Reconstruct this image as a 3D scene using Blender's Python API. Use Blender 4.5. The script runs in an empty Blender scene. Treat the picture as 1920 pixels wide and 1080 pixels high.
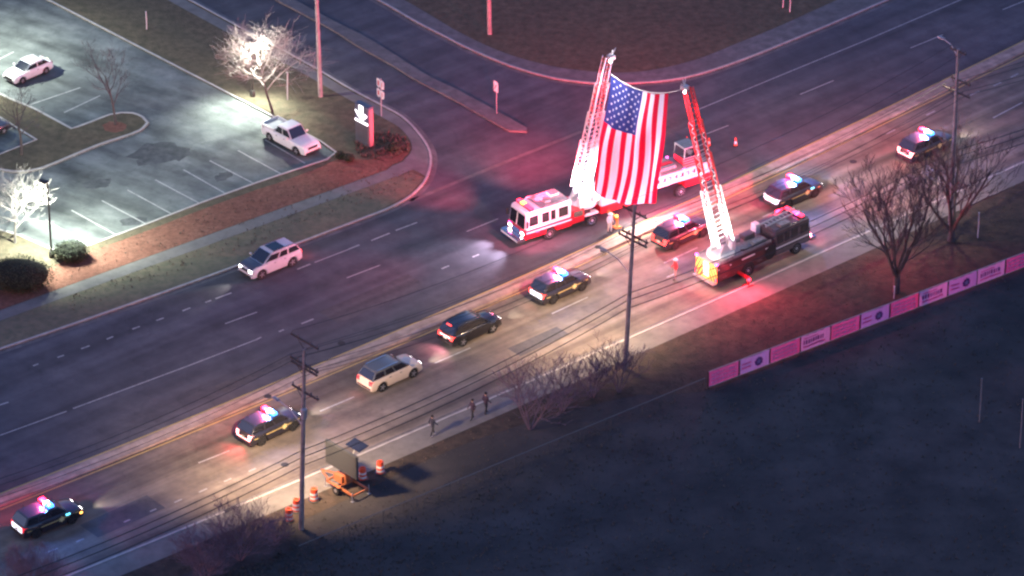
import bpy, bmesh, math, random
from mathutils import Vector, Matrix
random.seed(7)
S = bpy.context.scene
COL = S.collection
R = math.radians

# ------------------------------------------------------------------ camera
PITCH, DIST, PPM = R(30), 350.0, 24.0
cd = bpy.data.cameras.new("camera"); cam = bpy.data.objects.new("camera", cd); COL.objects.link(cam)
CPOS = Vector((0, -DIST*math.cos(PITCH), DIST*math.sin(PITCH)))
cam.location = CPOS
cam.rotation_euler = (math.pi/2-PITCH, 0, 0)
cd.sensor_width = 36; cd.lens = 36*PPM*DIST/1920
cd.clip_start = 1; cd.clip_end = 6000
S.camera = cam

# ------------------------------------------------------------------ world, dusk
w = bpy.data.worlds.new("World"); S.world = w; w.use_nodes = True
nt = w.node_tree; bg = nt.nodes['Background']
sky = nt.nodes.new('ShaderNodeTexSky'); sky.sky_type = 'NISHITA'; sky.sun_disc = False
SUN_EL, SUN_ROT = R(2.0), R(250)
sky.sun_elevation = SUN_EL; sky.sun_rotation = SUN_ROT; sky.altitude = 50
sky.air_density = 1.0; sky.dust_density = 0.5; sky.ozone_density = 4.0
tint = nt.nodes.new('ShaderNodeMix'); tint.data_type = 'RGBA'; tint.blend_type = 'MULTIPLY'; tint.inputs['Factor'].default_value = 1
tint.inputs['B'].default_value = (1.66, .86, .83, 1)      # magenta afterglow of the dusk sky
nt.links.new(sky.outputs[0], tint.inputs['A']); nt.links.new(tint.outputs['Result'], bg.inputs[0]); bg.inputs[1].default_value = 1.15
sd = bpy.data.lights.new("sun", 'SUN'); sd.energy = 0.03; sd.angle = R(20); sd.color = (1, .78, .7)
so = bpy.data.objects.new("sun", sd); COL.objects.link(so)
so.rotation_euler = (R(80), 0, -SUN_ROT+math.pi)
S.view_settings.view_transform = 'Standard'; S.view_settings.look = 'None'
S.view_settings.exposure = 0; S.view_settings.gamma = 1
S.render.engine = 'CYCLES'
S.cycles.max_bounces = 4; S.cycles.diffuse_bounces = 2; S.cycles.glossy_bounces = 2
S.cycles.sample_clamp_indirect = 4; S.cycles.sample_clamp_direct = 0
S.cycles.pixel_filter_type = 'BLACKMAN_HARRIS'; S.cycles.filter_width = 2.4
S.cycles.use_denoising = True
S.cycles.caustics_reflective = False; S.cycles.caustics_refractive = False

# ------------------------------------------------------------------ survey helper: a point of the photograph to a point of the ground
def G(px, py, z=0.0):
    d = Vector((0, math.cos(PITCH), -math.sin(PITCH)))*(PPM*DIST) + Vector((px-960, 0, 0)) - Vector((0, math.sin(PITCH), math.cos(PITCH)))*(py-540)
    k = (z-CPOS.z)/d.z
    return CPOS + d*k
def ray_plane(px, py, p0, n):
    d = Vector((0, math.cos(PITCH), -math.sin(PITCH)))*(PPM*DIST) + Vector((px-960, 0, 0)) - Vector((0, math.sin(PITCH), math.cos(PITCH)))*(py-540)
    k = (p0-CPOS).dot(n)/d.dot(n)
    return CPOS + d*k
def heading(a, b, z=0.0):
    v = G(*b, z)-G(*a, z); return math.atan2(v.y, v.x)

# ------------------------------------------------------------------ materials
MATS = {}
def mat(name, col, rough=.6, metal=0.0, noise=0.0, scale=6.0, emit=None, es=0.0, spec=.5, coat=0.0, alpha=1, trans=0):
    if name in MATS: return MATS[name]
    m = bpy.data.materials.new(name); m.use_nodes = True
    n = m.node_tree; b = n.nodes['Principled BSDF']
    b.inputs['Base Color'].default_value = (*col, 1); b.inputs['Roughness'].default_value = rough
    b.inputs['Metallic'].default_value = metal; b.inputs['Specular IOR Level'].default_value = spec
    b.inputs['Coat Weight'].default_value = coat
    if emit is not None:
        b.inputs['Emission Color'].default_value = (*emit, 1); b.inputs['Emission Strength'].default_value = es
    if noise:
        tc = n.nodes.new('ShaderNodeTexCoord'); nz = n.nodes.new('ShaderNodeTexNoise')
        nz.inputs['Scale'].default_value = scale; nz.inputs['Detail'].default_value = 6
        n.links.new(tc.outputs['Object'], nz.inputs['Vector'])
        mx = n.nodes.new('ShaderNodeMix'); mx.data_type = 'RGBA'
        mx.inputs['A'].default_value = (*[max(0, c*(1-noise)) for c in col], 1)
        mx.inputs['B'].default_value = (*[min(1, c*(1+noise)) for c in col], 1)
        mr = n.nodes.new('ShaderNodeMapRange'); mr.inputs['From Min'].default_value = .3; mr.inputs['From Max'].default_value = .7
        n.links.new(nz.outputs['Fac'], mr.inputs['Value']); n.links.new(mr.outputs[0], mx.inputs['Factor'])
        n.links.new(mx.outputs['Result'], b.inputs['Base Color'])
    MATS[name] = m
    return m

def surface(name, cols, scales, rough=.85, bump=.0, bscale=20, streak=None, spec=.3, cracks=0.0):
    """layered ground: cols = list of colours blended by noises of the given scales (1/m)"""
    if name in MATS: return MATS[name]
    m = bpy.data.materials.new(name); m.use_nodes = True
    n = m.node_tree; L = n.links.new; b = n.nodes['Principled BSDF']
    b.inputs['Roughness'].default_value = rough; b.inputs['Specular IOR Level'].default_value = spec
    tc = n.nodes.new('ShaderNodeTexCoord')
    cur = None
    for i, (c, s) in enumerate(zip(cols[1:], scales)):
        nz = n.nodes.new('ShaderNodeTexNoise'); nz.inputs['Scale'].default_value = s; nz.inputs['Detail'].default_value = 8; nz.inputs['Roughness'].default_value = .65
        L(tc.outputs['Object'], nz.inputs['Vector'])
        mr = n.nodes.new('ShaderNodeMapRange'); mr.inputs['From Min'].default_value = .38; mr.inputs['From Max'].default_value = .66
        L(nz.outputs['Fac'], mr.inputs['Value'])
        mx = n.nodes.new('ShaderNodeMix'); mx.data_type = 'RGBA'; mx.inputs['B'].default_value = (*c, 1)
        if cur is None: mx.inputs['A'].default_value = (*cols[0], 1)
        else: L(cur, mx.inputs['A'])
        L(mr.outputs[0], mx.inputs['Factor']); cur = mx.outputs['Result']
    if streak:
        ang, amt, sl, sw = streak
        mp = n.nodes.new('ShaderNodeMapping'); mp.inputs['Rotation'].default_value = (0, 0, -ang); mp.inputs['Scale'].default_value = (sl, sw, 1)
        # rotate first, then stretch
        mp2 = n.nodes.new('ShaderNodeMapping'); mp.inputs['Scale'].default_value = (1, 1, 1); mp2.inputs['Scale'].default_value = (sl, sw, 1)
        L(tc.outputs['Object'], mp.inputs['Vector']); L(mp.outputs[0], mp2.inputs['Vector'])
        nz = n.nodes.new('ShaderNodeTexNoise'); nz.inputs['Scale'].default_value = 1; nz.inputs['Detail'].default_value = 5
        L(mp2.outputs[0], nz.inputs['Vector'])
        mr = n.nodes.new('ShaderNodeMapRange'); mr.inputs['From Min'].default_value = .3; mr.inputs['From Max'].default_value = .7
        mr.inputs['To Min'].default_value = 1-amt; mr.inputs['To Max'].default_value = 1+amt
        L(nz.outputs['Fac'], mr.inputs['Value'])
        vm = n.nodes.new('ShaderNodeVectorMath'); vm.operation = 'SCALE'
        L(cur, vm.inputs[0]); L(mr.outputs[0], vm.inputs['Scale']); cur = vm.outputs[0]
    if cracks:
        vo = n.nodes.new('ShaderNodeTexVoronoi'); vo.feature = 'DISTANCE_TO_EDGE'; vo.inputs['Scale'].default_value = .16
        nz = n.nodes.new('ShaderNodeTexNoise'); nz.inputs['Scale'].default_value = .5; nz.inputs['Detail'].default_value = 6
        L(tc.outputs['Object'], nz.inputs['Vector'])
        va = n.nodes.new('ShaderNodeVectorMath'); va.operation = 'MULTIPLY_ADD'; va.inputs[1].default_value = (5, 5, 0)
        L(nz.outputs['Color'], va.inputs[0]); L(tc.outputs['Object'], va.inputs[2]); L(va.outputs[0], vo.inputs['Vector'])
        mr = n.nodes.new('ShaderNodeMapRange'); mr.inputs['From Min'].default_value = .004; mr.inputs['From Max'].default_value = .014
        mr.inputs['To Min'].default_value = 1-cracks; mr.inputs['To Max'].default_value = 1
        L(vo.outputs['Distance'], mr.inputs['Value'])
        vm = n.nodes.new('ShaderNodeVectorMath'); vm.operation = 'SCALE'
        L(cur, vm.inputs[0]); L(mr.outputs[0], vm.inputs['Scale']); cur = vm.outputs[0]
    L(cur, b.inputs['Base Color'])
    if bump:
        nz = n.nodes.new('ShaderNodeTexNoise'); nz.inputs['Scale'].default_value = bscale; nz.inputs['Detail'].default_value = 6
        L(tc.outputs['Object'], nz.inputs['Vector'])
        bp = n.nodes.new('ShaderNodeBump'); bp.inputs['Strength'].default_value = bump; bp.inputs['Distance'].default_value = .08
        L(nz.outputs['Fac'], bp.inputs['Height']); L(bp.outputs[0], b.inputs['Normal'])
    MATS[name] = m
    return m

ROAD_A = R(41)
M_ROAD = surface('asphalt_road', [(.085, .086, .095), (.115, .113, .118), (.068, .068, .075)], [.09, .5], bump=.25, bscale=14, streak=(ROAD_A, .3, .02, .55), cracks=.10)
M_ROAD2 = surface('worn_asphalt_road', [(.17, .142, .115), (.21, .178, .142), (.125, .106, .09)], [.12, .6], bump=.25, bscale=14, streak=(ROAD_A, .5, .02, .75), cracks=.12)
M_LOT = surface('parking_asphalt', [(.125, .136, .13), (.185, .197, .187), (.085, .093, .092)], [.16, .45], bump=.35, bscale=5, streak=(R(-35), .5, .12, .5), cracks=.15)
M_CONC = surface('concrete_kerb', [(.42, .39, .36), (.48, .45, .41), (.33, .31, .29)], [.4, 1.5], bump=.2, bscale=10)
M_MED = surface('median_concrete', [(.36, .285, .225), (.42, .34, .27), (.25, .20, .16)], [.35, 1.2], bump=.2, bscale=10, streak=(ROAD_A, .3, .05, 2.2))
M_WALK = surface('concrete_walk', [(.175, .165, .15), (.205, .19, .17), (.145, .137, .125)], [.3, 1.1], bump=.2, bscale=10, streak=(ROAD_A, .12, .5, .5))
M_WALKD = surface('old_concrete_walk', [(.15, .142, .135), (.19, .18, .17), (.11, .105, .1)], [.3, 1.1], bump=.2, bscale=10)
M_GRASS = surface('winter_grass', [(.13, .108, .075), (.165, .132, .088), (.088, .08, .055)], [.25, 1.4], rough=1, bump=.9, bscale=6, spec=.05)
M_GRASS2 = surface('verge_grass', [(.175, .152, .105), (.21, .178, .118), (.13, .128, .085)], [.3, 1.7], rough=1, bump=.9, bscale=6, spec=.05)
M_MULCH = surface('red_mulch', [(.235, .105, .075), (.275, .135, .098), (.15, .075, .055)], [.5, 3.2], rough=1, bump=1, bscale=8, spec=.05)
M_FIELD = surface('dark_field', [(.068, .062, .060), (.098, .086, .084), (.048, .046, .046)], [.05, .22], rough=1, bump=.6, bscale=4, spec=.05)
M_BANK = surface('brown_bank', [(.075, .058, .048), (.10, .075, .06), (.05, .044, .038)], [.16, 1.1], rough=1, bump=1, bscale=5, spec=.05)
M_WHITE = surface('road_paint', [(.36, .355, .335), (.2, .2, .195), (.42, .41, .39)], [1.2, 4], rough=.7)
M_YEL = surface('yellow_road_paint', [(.50, .36, .12), (.36, .28, .13), (.55, .40, .14)], [1.2, 4], rough=.7)
M_TAR = mat('tar', (.03, .03, .033), .9)

# ------------------------------------------------------------------ mesh builder
class MB:
    def __init__(s): s.v = []; s.f = []; s.m = []
    def add(s, vs, fs, mi=0):
        o = len(s.v); s.v += [tuple(p) for p in vs]; s.f += [tuple(i+o for i in f) for f in fs]; s.m += [mi]*len(fs); return s
    def box(s, c, d, mi=0, rz=0.0, M=None):
        x, y, z = d[0]/2, d[1]/2, d[2]/2
        vs = [Vector((a*x, b*y, e*z)) for a in (-1, 1) for b in (-1, 1) for e in (-1, 1)]
        if M is None: M = Matrix.Rotation(rz, 3, 'Z')
        vs = [M @ v + Vector(c) for v in vs]
        return s.add(vs, [(0, 1, 3, 2), (4, 6, 7, 5), (0, 4, 5, 1), (2, 3, 7, 6), (0, 2, 6, 4), (1, 5, 7, 3)], mi)
    def hexa(s, b, t, mi=0):
        """b, t: four points each (counter-clockwise seen from above)"""
        return s.add(list(b)+list(t), [(3, 2, 1, 0), (4, 5, 6, 7), (0, 1, 5, 4), (1, 2, 6, 5), (2, 3, 7, 6), (3, 0, 4, 7)], mi)
    def bar(s, p, q, wd, ht=None, mi=0, up=Vector((0, 0, 1))):
        p, q = Vector(p), Vector(q); d = (q-p).normalized(); ht = ht or wd
        a = d.cross(up)
        if a.length < 1e-4: a = d.cross(Vector((1, 0, 0)))
        a.normalize(); b = a.cross(d)
        r = [(-wd/2, -ht/2), (wd/2, -ht/2), (wd/2, ht/2), (-wd/2, ht/2)]
        return s.hexa([p+a*i+b*j for i, j in r], [q+a*i+b*j for i, j in r], mi)
    def tube(s, pts, rad, n=6, mi=0, cap=True):
        pts = [Vector(p) for p in pts]
        if not hasattr(rad, '__len__'): rad = [rad]*len(pts)
        vs = []; pa = None
        for i, p in enumerate(pts):
            d = (pts[min(i+1, len(pts)-1)]-pts[max(i-1, 0)]).normalized()
            if pa is None:
                a = d.cross(Vector((0, 0, 1)))
                if a.length < 1e-3: a = Vector((1, 0, 0))
            else: a = pa-d*pa.dot(d)
            a.normalize(); b = d.cross(a); pa = a
            for k in range(n):
                t = 2*math.pi*k/n; vs.append(p+(a*math.cos(t)+b*math.sin(t))*rad[i])
        fs = [(i*n+k, i*n+(k+1) % n, (i+1)*n+(k+1) % n, (i+1)*n+k) for i in range(len(pts)-1) for k in range(n)]
        if cap: fs += [tuple(range(n-1, -1, -1)), tuple((len(pts)-1)*n+k for k in range(n))]
        return s.add(vs, fs, mi)
    def lathe(s, prof, n=16, axis='z', c=(0, 0, 0), mi=0, mis=None):
        vs = []; c = Vector(c)
        for r, h in prof:
            for k in range(n):
                t = 2*math.pi*k/n
                q = Vector((r*math.cos(t), r*math.sin(t), h)) if axis == 'z' else Vector((r*math.cos(t), h, r*math.sin(t)))
                vs.append(q+c)
        o = len(s.v); s.v += [tuple(p) for p in vs]
        for i in range(len(prof)-1):
            for k in range(n):
                f = (i*n+k, i*n+(k+1) % n, (i+1)*n+(k+1) % n, (i+1)*n+k)
                s.f.append(tuple(j+o for j in f)); s.m.append(mis[i] if mis else mi)
        s.f.append(tuple(o+k for k in range(n))); s.m.append(mis[0] if mis else mi)
        s.f.append(tuple(o+(len(prof)-1)*n+k for k in range(n))); s.m.append(mis[-1] if mis else mi)
        return s
    def ball(s, c, r, n=10, mi=0, sq=(1, 1, 1)):
        c = Vector(c); m = n//2
        prof = [(max(1e-3, math.sin(math.pi*i/m))*r, -math.cos(math.pi*i/m)*r) for i in range(m+1)]
        o = len(s.v); s.lathe(prof, n, 'z', (0, 0, 0), mi)
        for i in range(o, len(s.v)):
            v = s.v[i]; s.v[i] = (v[0]*sq[0]+c.x, v[1]*sq[1]+c.y, v[2]*sq[2]+c.z)
        return s
    def prism(s, poly, z0, z1, mi=0):
        n = len(poly)
        vs = [(p[0], p[1], z0) for p in poly]+[(p[0], p[1], z1) for p in poly]
        return s.add(vs, [tuple(range(n-1, -1, -1)), tuple(range(n, 2*n))]+[(i, (i+1) % n, n+(i+1) % n, n+i) for i in range(n)], mi)
    def build(s, name, mats, parent=None, loc=None, rz=0.0, bevel=0.0, seg=2, smooth=False):
        me = bpy.data.meshes.new(name); me.from_pydata(s.v, [], s.f); 
        if not isinstance(mats, (list, tuple)): mats = [mats]
        for m in mats: me.materials.append(m)
        me.polygons.foreach_set('material_index', s.m)
        bm = bmesh.new(); bm.from_mesh(me)
        bmesh.ops.recalc_face_normals(bm, faces=bm.faces[:])
        big = [f for f in bm.faces if len(f.verts) > 4]
        if big: bmesh.ops.triangulate(bm, faces=big)
        if bevel:
            es = [e for e in bm.edges if len(e.link_faces) == 2 and e.calc_face_angle(0) > .5]
            bmesh.ops.bevel(bm, geom=es, offset=bevel, segments=seg, affect='EDGES', clamp_overlap=True)
        bm.to_mesh(me); bm.free()
        if smooth:
            me.polygons.foreach_set('use_smooth', [True]*len(me.polygons))
            try: me.set_sharp_from_angle(angle=R(40))
            except Exception: pass
        o = bpy.data.objects.new(name, me); COL.objects.link(o)
        if parent: o.parent = parent
        if loc is not None: o.location = loc
        o.rotation_euler = (0, 0, rz)
        return o

def tag(o, label, cat, group=None):
    o['label'] = label; o['category'] = cat
    if group: o['group'] = group
    return o
def thing(name, label, cat, loc=(0, 0, 0), rz=0.0, group=None):
    o = bpy.data.objects.new(name, None); COL.objects.link(o); o.location = loc; o.rotation_euler = (0, 0, rz); o.empty_display_size = .3
    return tag(o, label, cat, group)
def copy_thing(o, parent=None):
    c = o.copy(); COL.objects.link(c)
    if parent: c.parent = parent
    for ch in list(o.children): copy_thing(ch, c)
    return c
def lamp(name, kind, energy, col, loc, parent=None, size=.1, aim=None, cone=None, blend=.4):
    d = bpy.data.lights.new(name, kind); d.energy = energy; d.color = col
    if kind in ('POINT', 'SPOT'): d.shadow_soft_size = size
    if kind == 'SPOT': d.spot_size = R(cone or 90); d.spot_blend = blend
    if kind == 'AREA': d.size = size; d.spread = R(cone or 180)
    o = bpy.data.objects.new(name, d); COL.objects.link(o); o.location = loc
    if aim is not None: o.rotation_euler = Vector(aim).to_track_quat('-Z', 'Y').to_euler()
    if parent: o.parent = parent
    return o
def structure(o): o['kind'] = 'structure'; return o

# ------------------------------------------------------------------ polylines
def smooth_line(pts, step=1.0):
    P = [Vector((p[0], p[1], 0)) for p in pts]; out = []
    for i in range(len(P)-1):
        a, b, c, d = P[max(i-1, 0)], P[i], P[i+1], P[min(i+2, len(P)-1)]
        n = max(1, int((c-b).length/step))
        for k in range(n):
            t = k/n
            out.append(.5*((2*b)+(c-a)*t+(2*a-5*b+4*c-d)*t*t+(3*b-a-3*c+d)*t**3))
    out.append(P[-1]); return out
def fit_line(pts, deg, n=80):
    """least squares polynomial through ground points in the road's own frame (keeps kerbs fair)"""
    ca, sa = math.cos(ROAD_A), math.sin(ROAD_A)
    uv = [(p[0]*ca+p[1]*sa, -p[0]*sa+p[1]*ca) for p in pts]
    k = deg+1; sc = 60.0
    A = [[sum((u/sc)**(i+j) for u, v in uv) for j in range(k)]+[sum(v*(u/sc)**i for u, v in uv)] for i in range(k)]
    for i in range(k):
        pv = max(range(i, k), key=lambda r: abs(A[r][i])); A[i], A[pv] = A[pv], A[i]
        for r in range(k):
            if r != i:
                q = A[r][i]/A[i][i]; A[r] = [x-q*y for x, y in zip(A[r], A[i])]
    co = [A[i][k]/A[i][i] for i in range(k)]
    u0, u1 = min(u for u, v in uv), max(u for u, v in uv); out = []
    for i in range(n+1):
        u = u0+(u1-u0)*i/n; v = sum(c*(u/sc)**j for j, c in enumerate(co))
        out.append(Vector((u*ca-v*sa, u*sa+v*ca, 0)))
    return out
def offset(pts, d):
    out = []
    for i, p in enumerate(pts):
        t = (pts[min(i+1, len(pts)-1)]-pts[max(i-1, 0)]); t.z = 0; t.normalize()
        out.append(p+Vector((-t.y, t.x, 0))*d)
    return out
def ribbon(mb, a, b, z, mi=0):
    n = len(a); mb.add([(p.x, p.y, z) for p in a]+[(p.x, p.y, z) for p in b], [(i, i+1, n+i+1, n+i) for i in range(n-1)], mi)
def solid_ribbon(mb, a, b, z0, z1, mi=0):
    mb.prism([(p.x, p.y) for p in a]+[(p.x, p.y) for p in reversed(b)], z0, z1, mi)
def sheet(name, poly, z, m):
    mb = MB(); mb.add([(p[0], p[1], z) for p in poly], [tuple(range(len(poly)))])
    return structure(mb.build(name, m))
def slab(name, poly, z0, z1, m):
    mb = MB(); mb.prism(poly, z0, z1); return structure(mb.build(name, m))
def gp(pts, z=0.0): return [G(x, y, z) for x, y in pts]

# ================================================================== SETTING
mb = MB(); mb.add([(-1500, -1500, -.03), (1500, -1500, -.03), (1500, 2500, -.03), (-1500, 2500, -.03)], [(0, 1, 2, 3)])
structure(mb.build('ground', M_FIELD))

ZK = .13
# kerb of the far carriageway, left part, then the corner and up the side street
K1_str = fit_line(gp([(-260, 742), (-120, 694), (0, 652), (100, 619), (200, 588), (350, 537), (470, 490), (555, 455), (655, 420), (710, 399)], ZK), 2, 60)
K1 = smooth_line(K1_str[:-1] + gp([(710, 399), (742, 385), (775, 365), (797, 342), (807, 320), (810, 295), (803, 272), (782, 243), (755, 217), (717, 196), (655, 163), (605, 133), (540, 97), (480, 65), (360, 0), (180, -97), (-60, -226)], ZK), .8)
K2 = smooth_line(gp([(480, -125), (640, -38), (730, 12), (772, 37), (830, 67), (880, 92), (955, 123), (1022, 143), (1072, 152), (1135, 157), (1185, 156), (1260, 150), (1322, 136), (1385, 115), (1440, 94), (1550, 49), (1665, 0), (1800, -58), (2000, -148)], ZK), .8)
K3 = fit_line(gp([(-140, 1185), (0, 1132), (127, 1079), (250, 1025), (350, 982), (435, 950), (620, 875), (730, 829), (860, 772), (1055, 687), (1135, 652), (1310, 577), (1385, 541), (1565, 457), (1635, 430), (1815, 347), (1920, 302), (2080, 232)], ZK), 3, 110)
MEDU = fit_line(gp([(-150, 985), (0, 927), (312, 806), (480, 735), (700, 640), (930, 543), (1035, 495), (1122, 453), (1230, 402), (1450, 304), (1590, 243), (1665, 207), (1790, 140), (1920, 77), (2060, 8)], ZK), 3, 110)
MEDL = offset(MEDU, -1.25)

# asphalt: one sheet under everything paved, the near carriageway worn paler
road_poly = [p for p in K3] + gp([(2300, 60), (2300, -420), (200, -420), (-700, -300), (-700, 900)])
sheet('road', [(p.x, p.y) for p in road_poly], .004, M_ROAD)
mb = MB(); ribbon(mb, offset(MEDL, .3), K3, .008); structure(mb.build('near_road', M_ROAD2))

lot_edge = gp([(-700, -440), (-20, -56), (85, 0), (480, 205), (600, 268), (628, 288), (612, 300), (527, 328), (480, 344), (375, 382), (275, 421), (170, 460), (125, 474), (97, 468), (37, 442), (0, 432), (-200, 380), (-700, 220)])
sheet('parking_lot', [(p.x, p.y) for p in lot_edge], .010, M_LOT)

# raised ground behind the kerbs
v1 = K1 + gp([(-700, -560)]) + lot_edge + gp([(-700, 900)])
slab('lawn', [(p.x, p.y) for p in v1], -.02, .11, M_GRASS)
v2 = K2 + gp([(2000, -420), (300, -420)])
slab('corner_lawn', [(p.x, p.y) for p in v2], -.02, .11, M_GRASS)
K3o = offset(K3, -.2)
v3 = K3o + [Vector((130, 40, 0)), Vector((160, -260, 0)), Vector((-160, -260, 0)), Vector((-130, -60, 0))]
slab('field', [(p.x, p.y) for p in v3], -.02, .10, M_FIELD)
slab('median', [(p.x, p.y) for p in MEDU]+[(p.x, p.y) for p in reversed(MEDL)], -.01, .16, M_MED)

# kerbs and gutters
def kerb(name, line, side, wd=.2, gut=.45):
    mb = MB(); solid_ribbon(mb, line, offset(line, side*wd), 0, .145); structure(mb.build(name, M_CONC))
    if gut:
        mb = MB(); ribbon(mb, line, offset(line, -side*gut), .012); structure(mb.build('gutter', M_WALKD))
kerb('kerb', K1, 1); kerb('kerb', K2, 1); kerb('kerb', K3, -1)
mb = MB(); solid_ribbon(mb, lot_edge[:-1], offset(lot_edge[:-1], .18), 0, .15); structure(mb.build('lot_kerb', M_CONC))
# gutter pan carried straight across the mouth of the side street
ln = smooth_line(gp([(770, 377), (955, 301), (1090, 247)]), 1); mb = MB(); ribbon(mb, offset(ln, .2), offset(ln, -.2), .012); structure(mb.build('gutter', M_WALKD))

# pavements
wi = fit_line(gp([(-200, 655), (-60, 603), (120, 538), (225, 500), (350, 454), (480, 410), (605, 365), (680, 336), (722, 317)], .12), 2, 40)
walk_in = wi + smooth_line(gp([(735, 311), (755, 303), (769, 288), (771, 268), (750, 240), (705, 214), (635, 176), (560, 133), (480, 90), (340, 14), (160, -84)], .12), .8)
walk_out = offset(wi, -1.35) + smooth_line(gp([(745, 332), (775, 318), (800, 332), (803, 318), (805, 295), (798, 272), (778, 246), (750, 220), (712, 199), (650, 167), (600, 137), (535, 101), (475, 69), (355, 4), (175, -93)], .12), .8)
mb = MB(); mb.add([(p.x, p.y, .124) for p in walk_in]+[(p.x, p.y, .124) for p in reversed(walk_out)], [tuple(range(len(walk_in)+len(walk_out)))])
structure(mb.build('pavement', M_WALK))
verge = offset(wi, -1.36)
vg = verge + gp([(745, 333), (770, 322), (796, 333), (770, 362)], .12) + list(reversed(offset(K1_str, .22)))
sheet('verge', [(p.x, p.y) for p in vg], .118, M_GRASS2)
w2in = smooth_line(gp([(520, -125), (690, -38), (767, 5), (805, 27), (855, 57), (905, 82), (960, 104), (1035, 124), (1110, 134), (1172, 136), (1235, 129), (1310, 110), (1385, 80), (1435, 60), (1490, 36), (1560, 4), (1700, -60), (1900, -150)], .12), .8)
w2o = offset(K2, .21)
mb = MB(); mb.add([(p.x, p.y, .118) for p in w2in]+[(p.x, p.y, .118) for p in reversed(w2o)], [tuple(range(len(w2in)+len(w2o)))])
structure(mb.build('pavement', M_WALKD))
w3o = offset(K3, -2.35)
mb = MB(); ribbon(mb, offset(K3, -.2), w3o, .112); structure(mb.build('pavement', M_WALK))
bank = smooth_line(gp([(-200, 1290), (242, 1120), (590, 965), (830, 850), (1000, 790), (1200, 740), (1328, 732), (1620, 618), (1920, 505), (2100, 436)], .11), 2)
mb = MB(); mb.add([(p.x, p.y, .106) for p in w3o]+[(p.x, p.y, .106) for p in reversed(bank)], [tuple(range(len(w3o)+len(bank)))])
structure(mb.build('bank', M_BANK))
# mulch bed between the parking lot and the pavement, and the round bed at the corner
mul = offset(wi, .06)[6:] + gp([(735, 309), (753, 301), (766, 287), (766, 270), (748, 262), (730, 288), (690, 300), (640, 297), (622, 303), (600, 314), (527, 341), (480, 356), (375, 394), (275, 433), (170, 472), (120, 490), (60, 520), (0, 545)], .12)
sheet('mulch_bed', [(p.x, p.y) for p in mul], .121, M_MULCH)
# strip island of the side street
si_u = smooth_line(gp([(480, -40), (620, 36), (680, 66), (730, 96), (805, 143), (855, 167), (960, 224), (988, 240)], .12), 1)
si_l = smooth_line(gp([(480, -20), (620, 54), (667, 84), (740, 125), (780, 150), (855, 189), (955, 245), (988, 247)], .12), 1)
slab('street_island', [(p.x, p.y) for p in si_u]+[(p.x, p.y) for p in reversed(si_l)], 0, .15, M_WALKD)
# planted island in the parking lot
isl = smooth_line(gp([(-300, 40), (0, 175), (57, 199), (85, 213), (128, 236)], .12), .6)[:-1] + smooth_line(gp([(135, 240), (160, 231), (205, 214), (228, 210), (250, 211), (270, 219), (279, 230), (270, 241), (250, 251), (190, 271), (150, 287), (100, 308), (75, 317), (50, 322), (20, 322), (0, 319), (-200, 250)], .12), .6) + gp([(-200, 210), (-60, 258), (0, 288), (66, 262), (0, 222), (-200, 120)], .12)
slab('island_lawn', [(p.x, p.y) for p in isl], 0, .13, M_GRASS)
mb = MB(); ii = isl[:-6]; solid_ribbon(mb, ii, offset(ii, -.22), 0, .16)
jj = gp([(-200, 210), (-60, 258), (0, 288), (66, 262), (0, 222), (-200, 120)], .12); solid_ribbon(mb, jj, offset(jj, -.2), 0, .16)
structure(mb.build('island_kerb', M_CONC))
rnd = [(math.cos(t*math.pi/12), math.sin(t*math.pi/12)) for t in range(24)]
c = G(215, 238, .13); sheet('mulch_ring', [(c.x+a*1.0*random.uniform(.85, 1.15), c.y+b*1.0*random.uniform(.85, 1.15)) for a, b in rnd], .136, M_MULCH)

# painted markings
def mark(mb, a, b, wd=.13, z=.012, mi=0):
    p, q = G(*a, z), G(*b, z); d = (q-p).normalized(); n = Vector((-d.y, d.x, 0))*wd/2
    mb.add([p+n, p-n, q-n, q+n], [(0, 1, 2, 3)], mi)
mb = MB()
for a, b in [((-150, 870), (20, 809)), ((20, 809), (125, 771)), ((137, 766), (237, 729)), ((237, 729), (350, 687)), ((350, 687), (480, 637)), ((480, 637), (490, 632)),
             ((523, 622), (532, 618)), ((565, 607), (588, 598)), ((617, 586), (627, 582)), ((660, 571), (672, 566)), ((704, 555), (716, 550)), ((757, 532), (768, 527)), ((828, 504), (842, 498)), ((886, 482), (898, 477)),
             ((-10, 762), (16, 754)), ((422, 607), (482, 585)), ((650, 521), (713, 497)), ((875, 434), (934, 410)), ((1120, 335), (1170, 315)), ((1322, 252), (1366, 235)), ((1500, 177), (1563, 151)), ((1707, 90), (1768, 65)), ((1880, 18), (1940, -6)),
             ((62, 686), (72, 682)), ((108, 670), (120, 666)), ((152, 654), (168, 648)), ((200, 636), (212, 631)), ((248, 617), (262, 612)), ((293, 601), (307, 596)), ((342, 583), (357, 577)), ((385, 567), (396, 563)), ((404, 560), (434, 549)),
             ((557, 505), (582, 495)), ((590, 492), (655, 467)), ((654, 467), (674, 459)), ((696, 451), (731, 437)), ((742, 432), (782, 417)),
             ((1252, 229), (1282, 217)), ((1310, 205), (1440, 151)), ((1440, 151), (1620, 77)), ((1620, 77), (1800, 0)), ((1800, 0), (1960, -68))]:
    mark(mb, a, b, .12 if abs(b[0]-a[0]) > 40 else .16)
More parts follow.
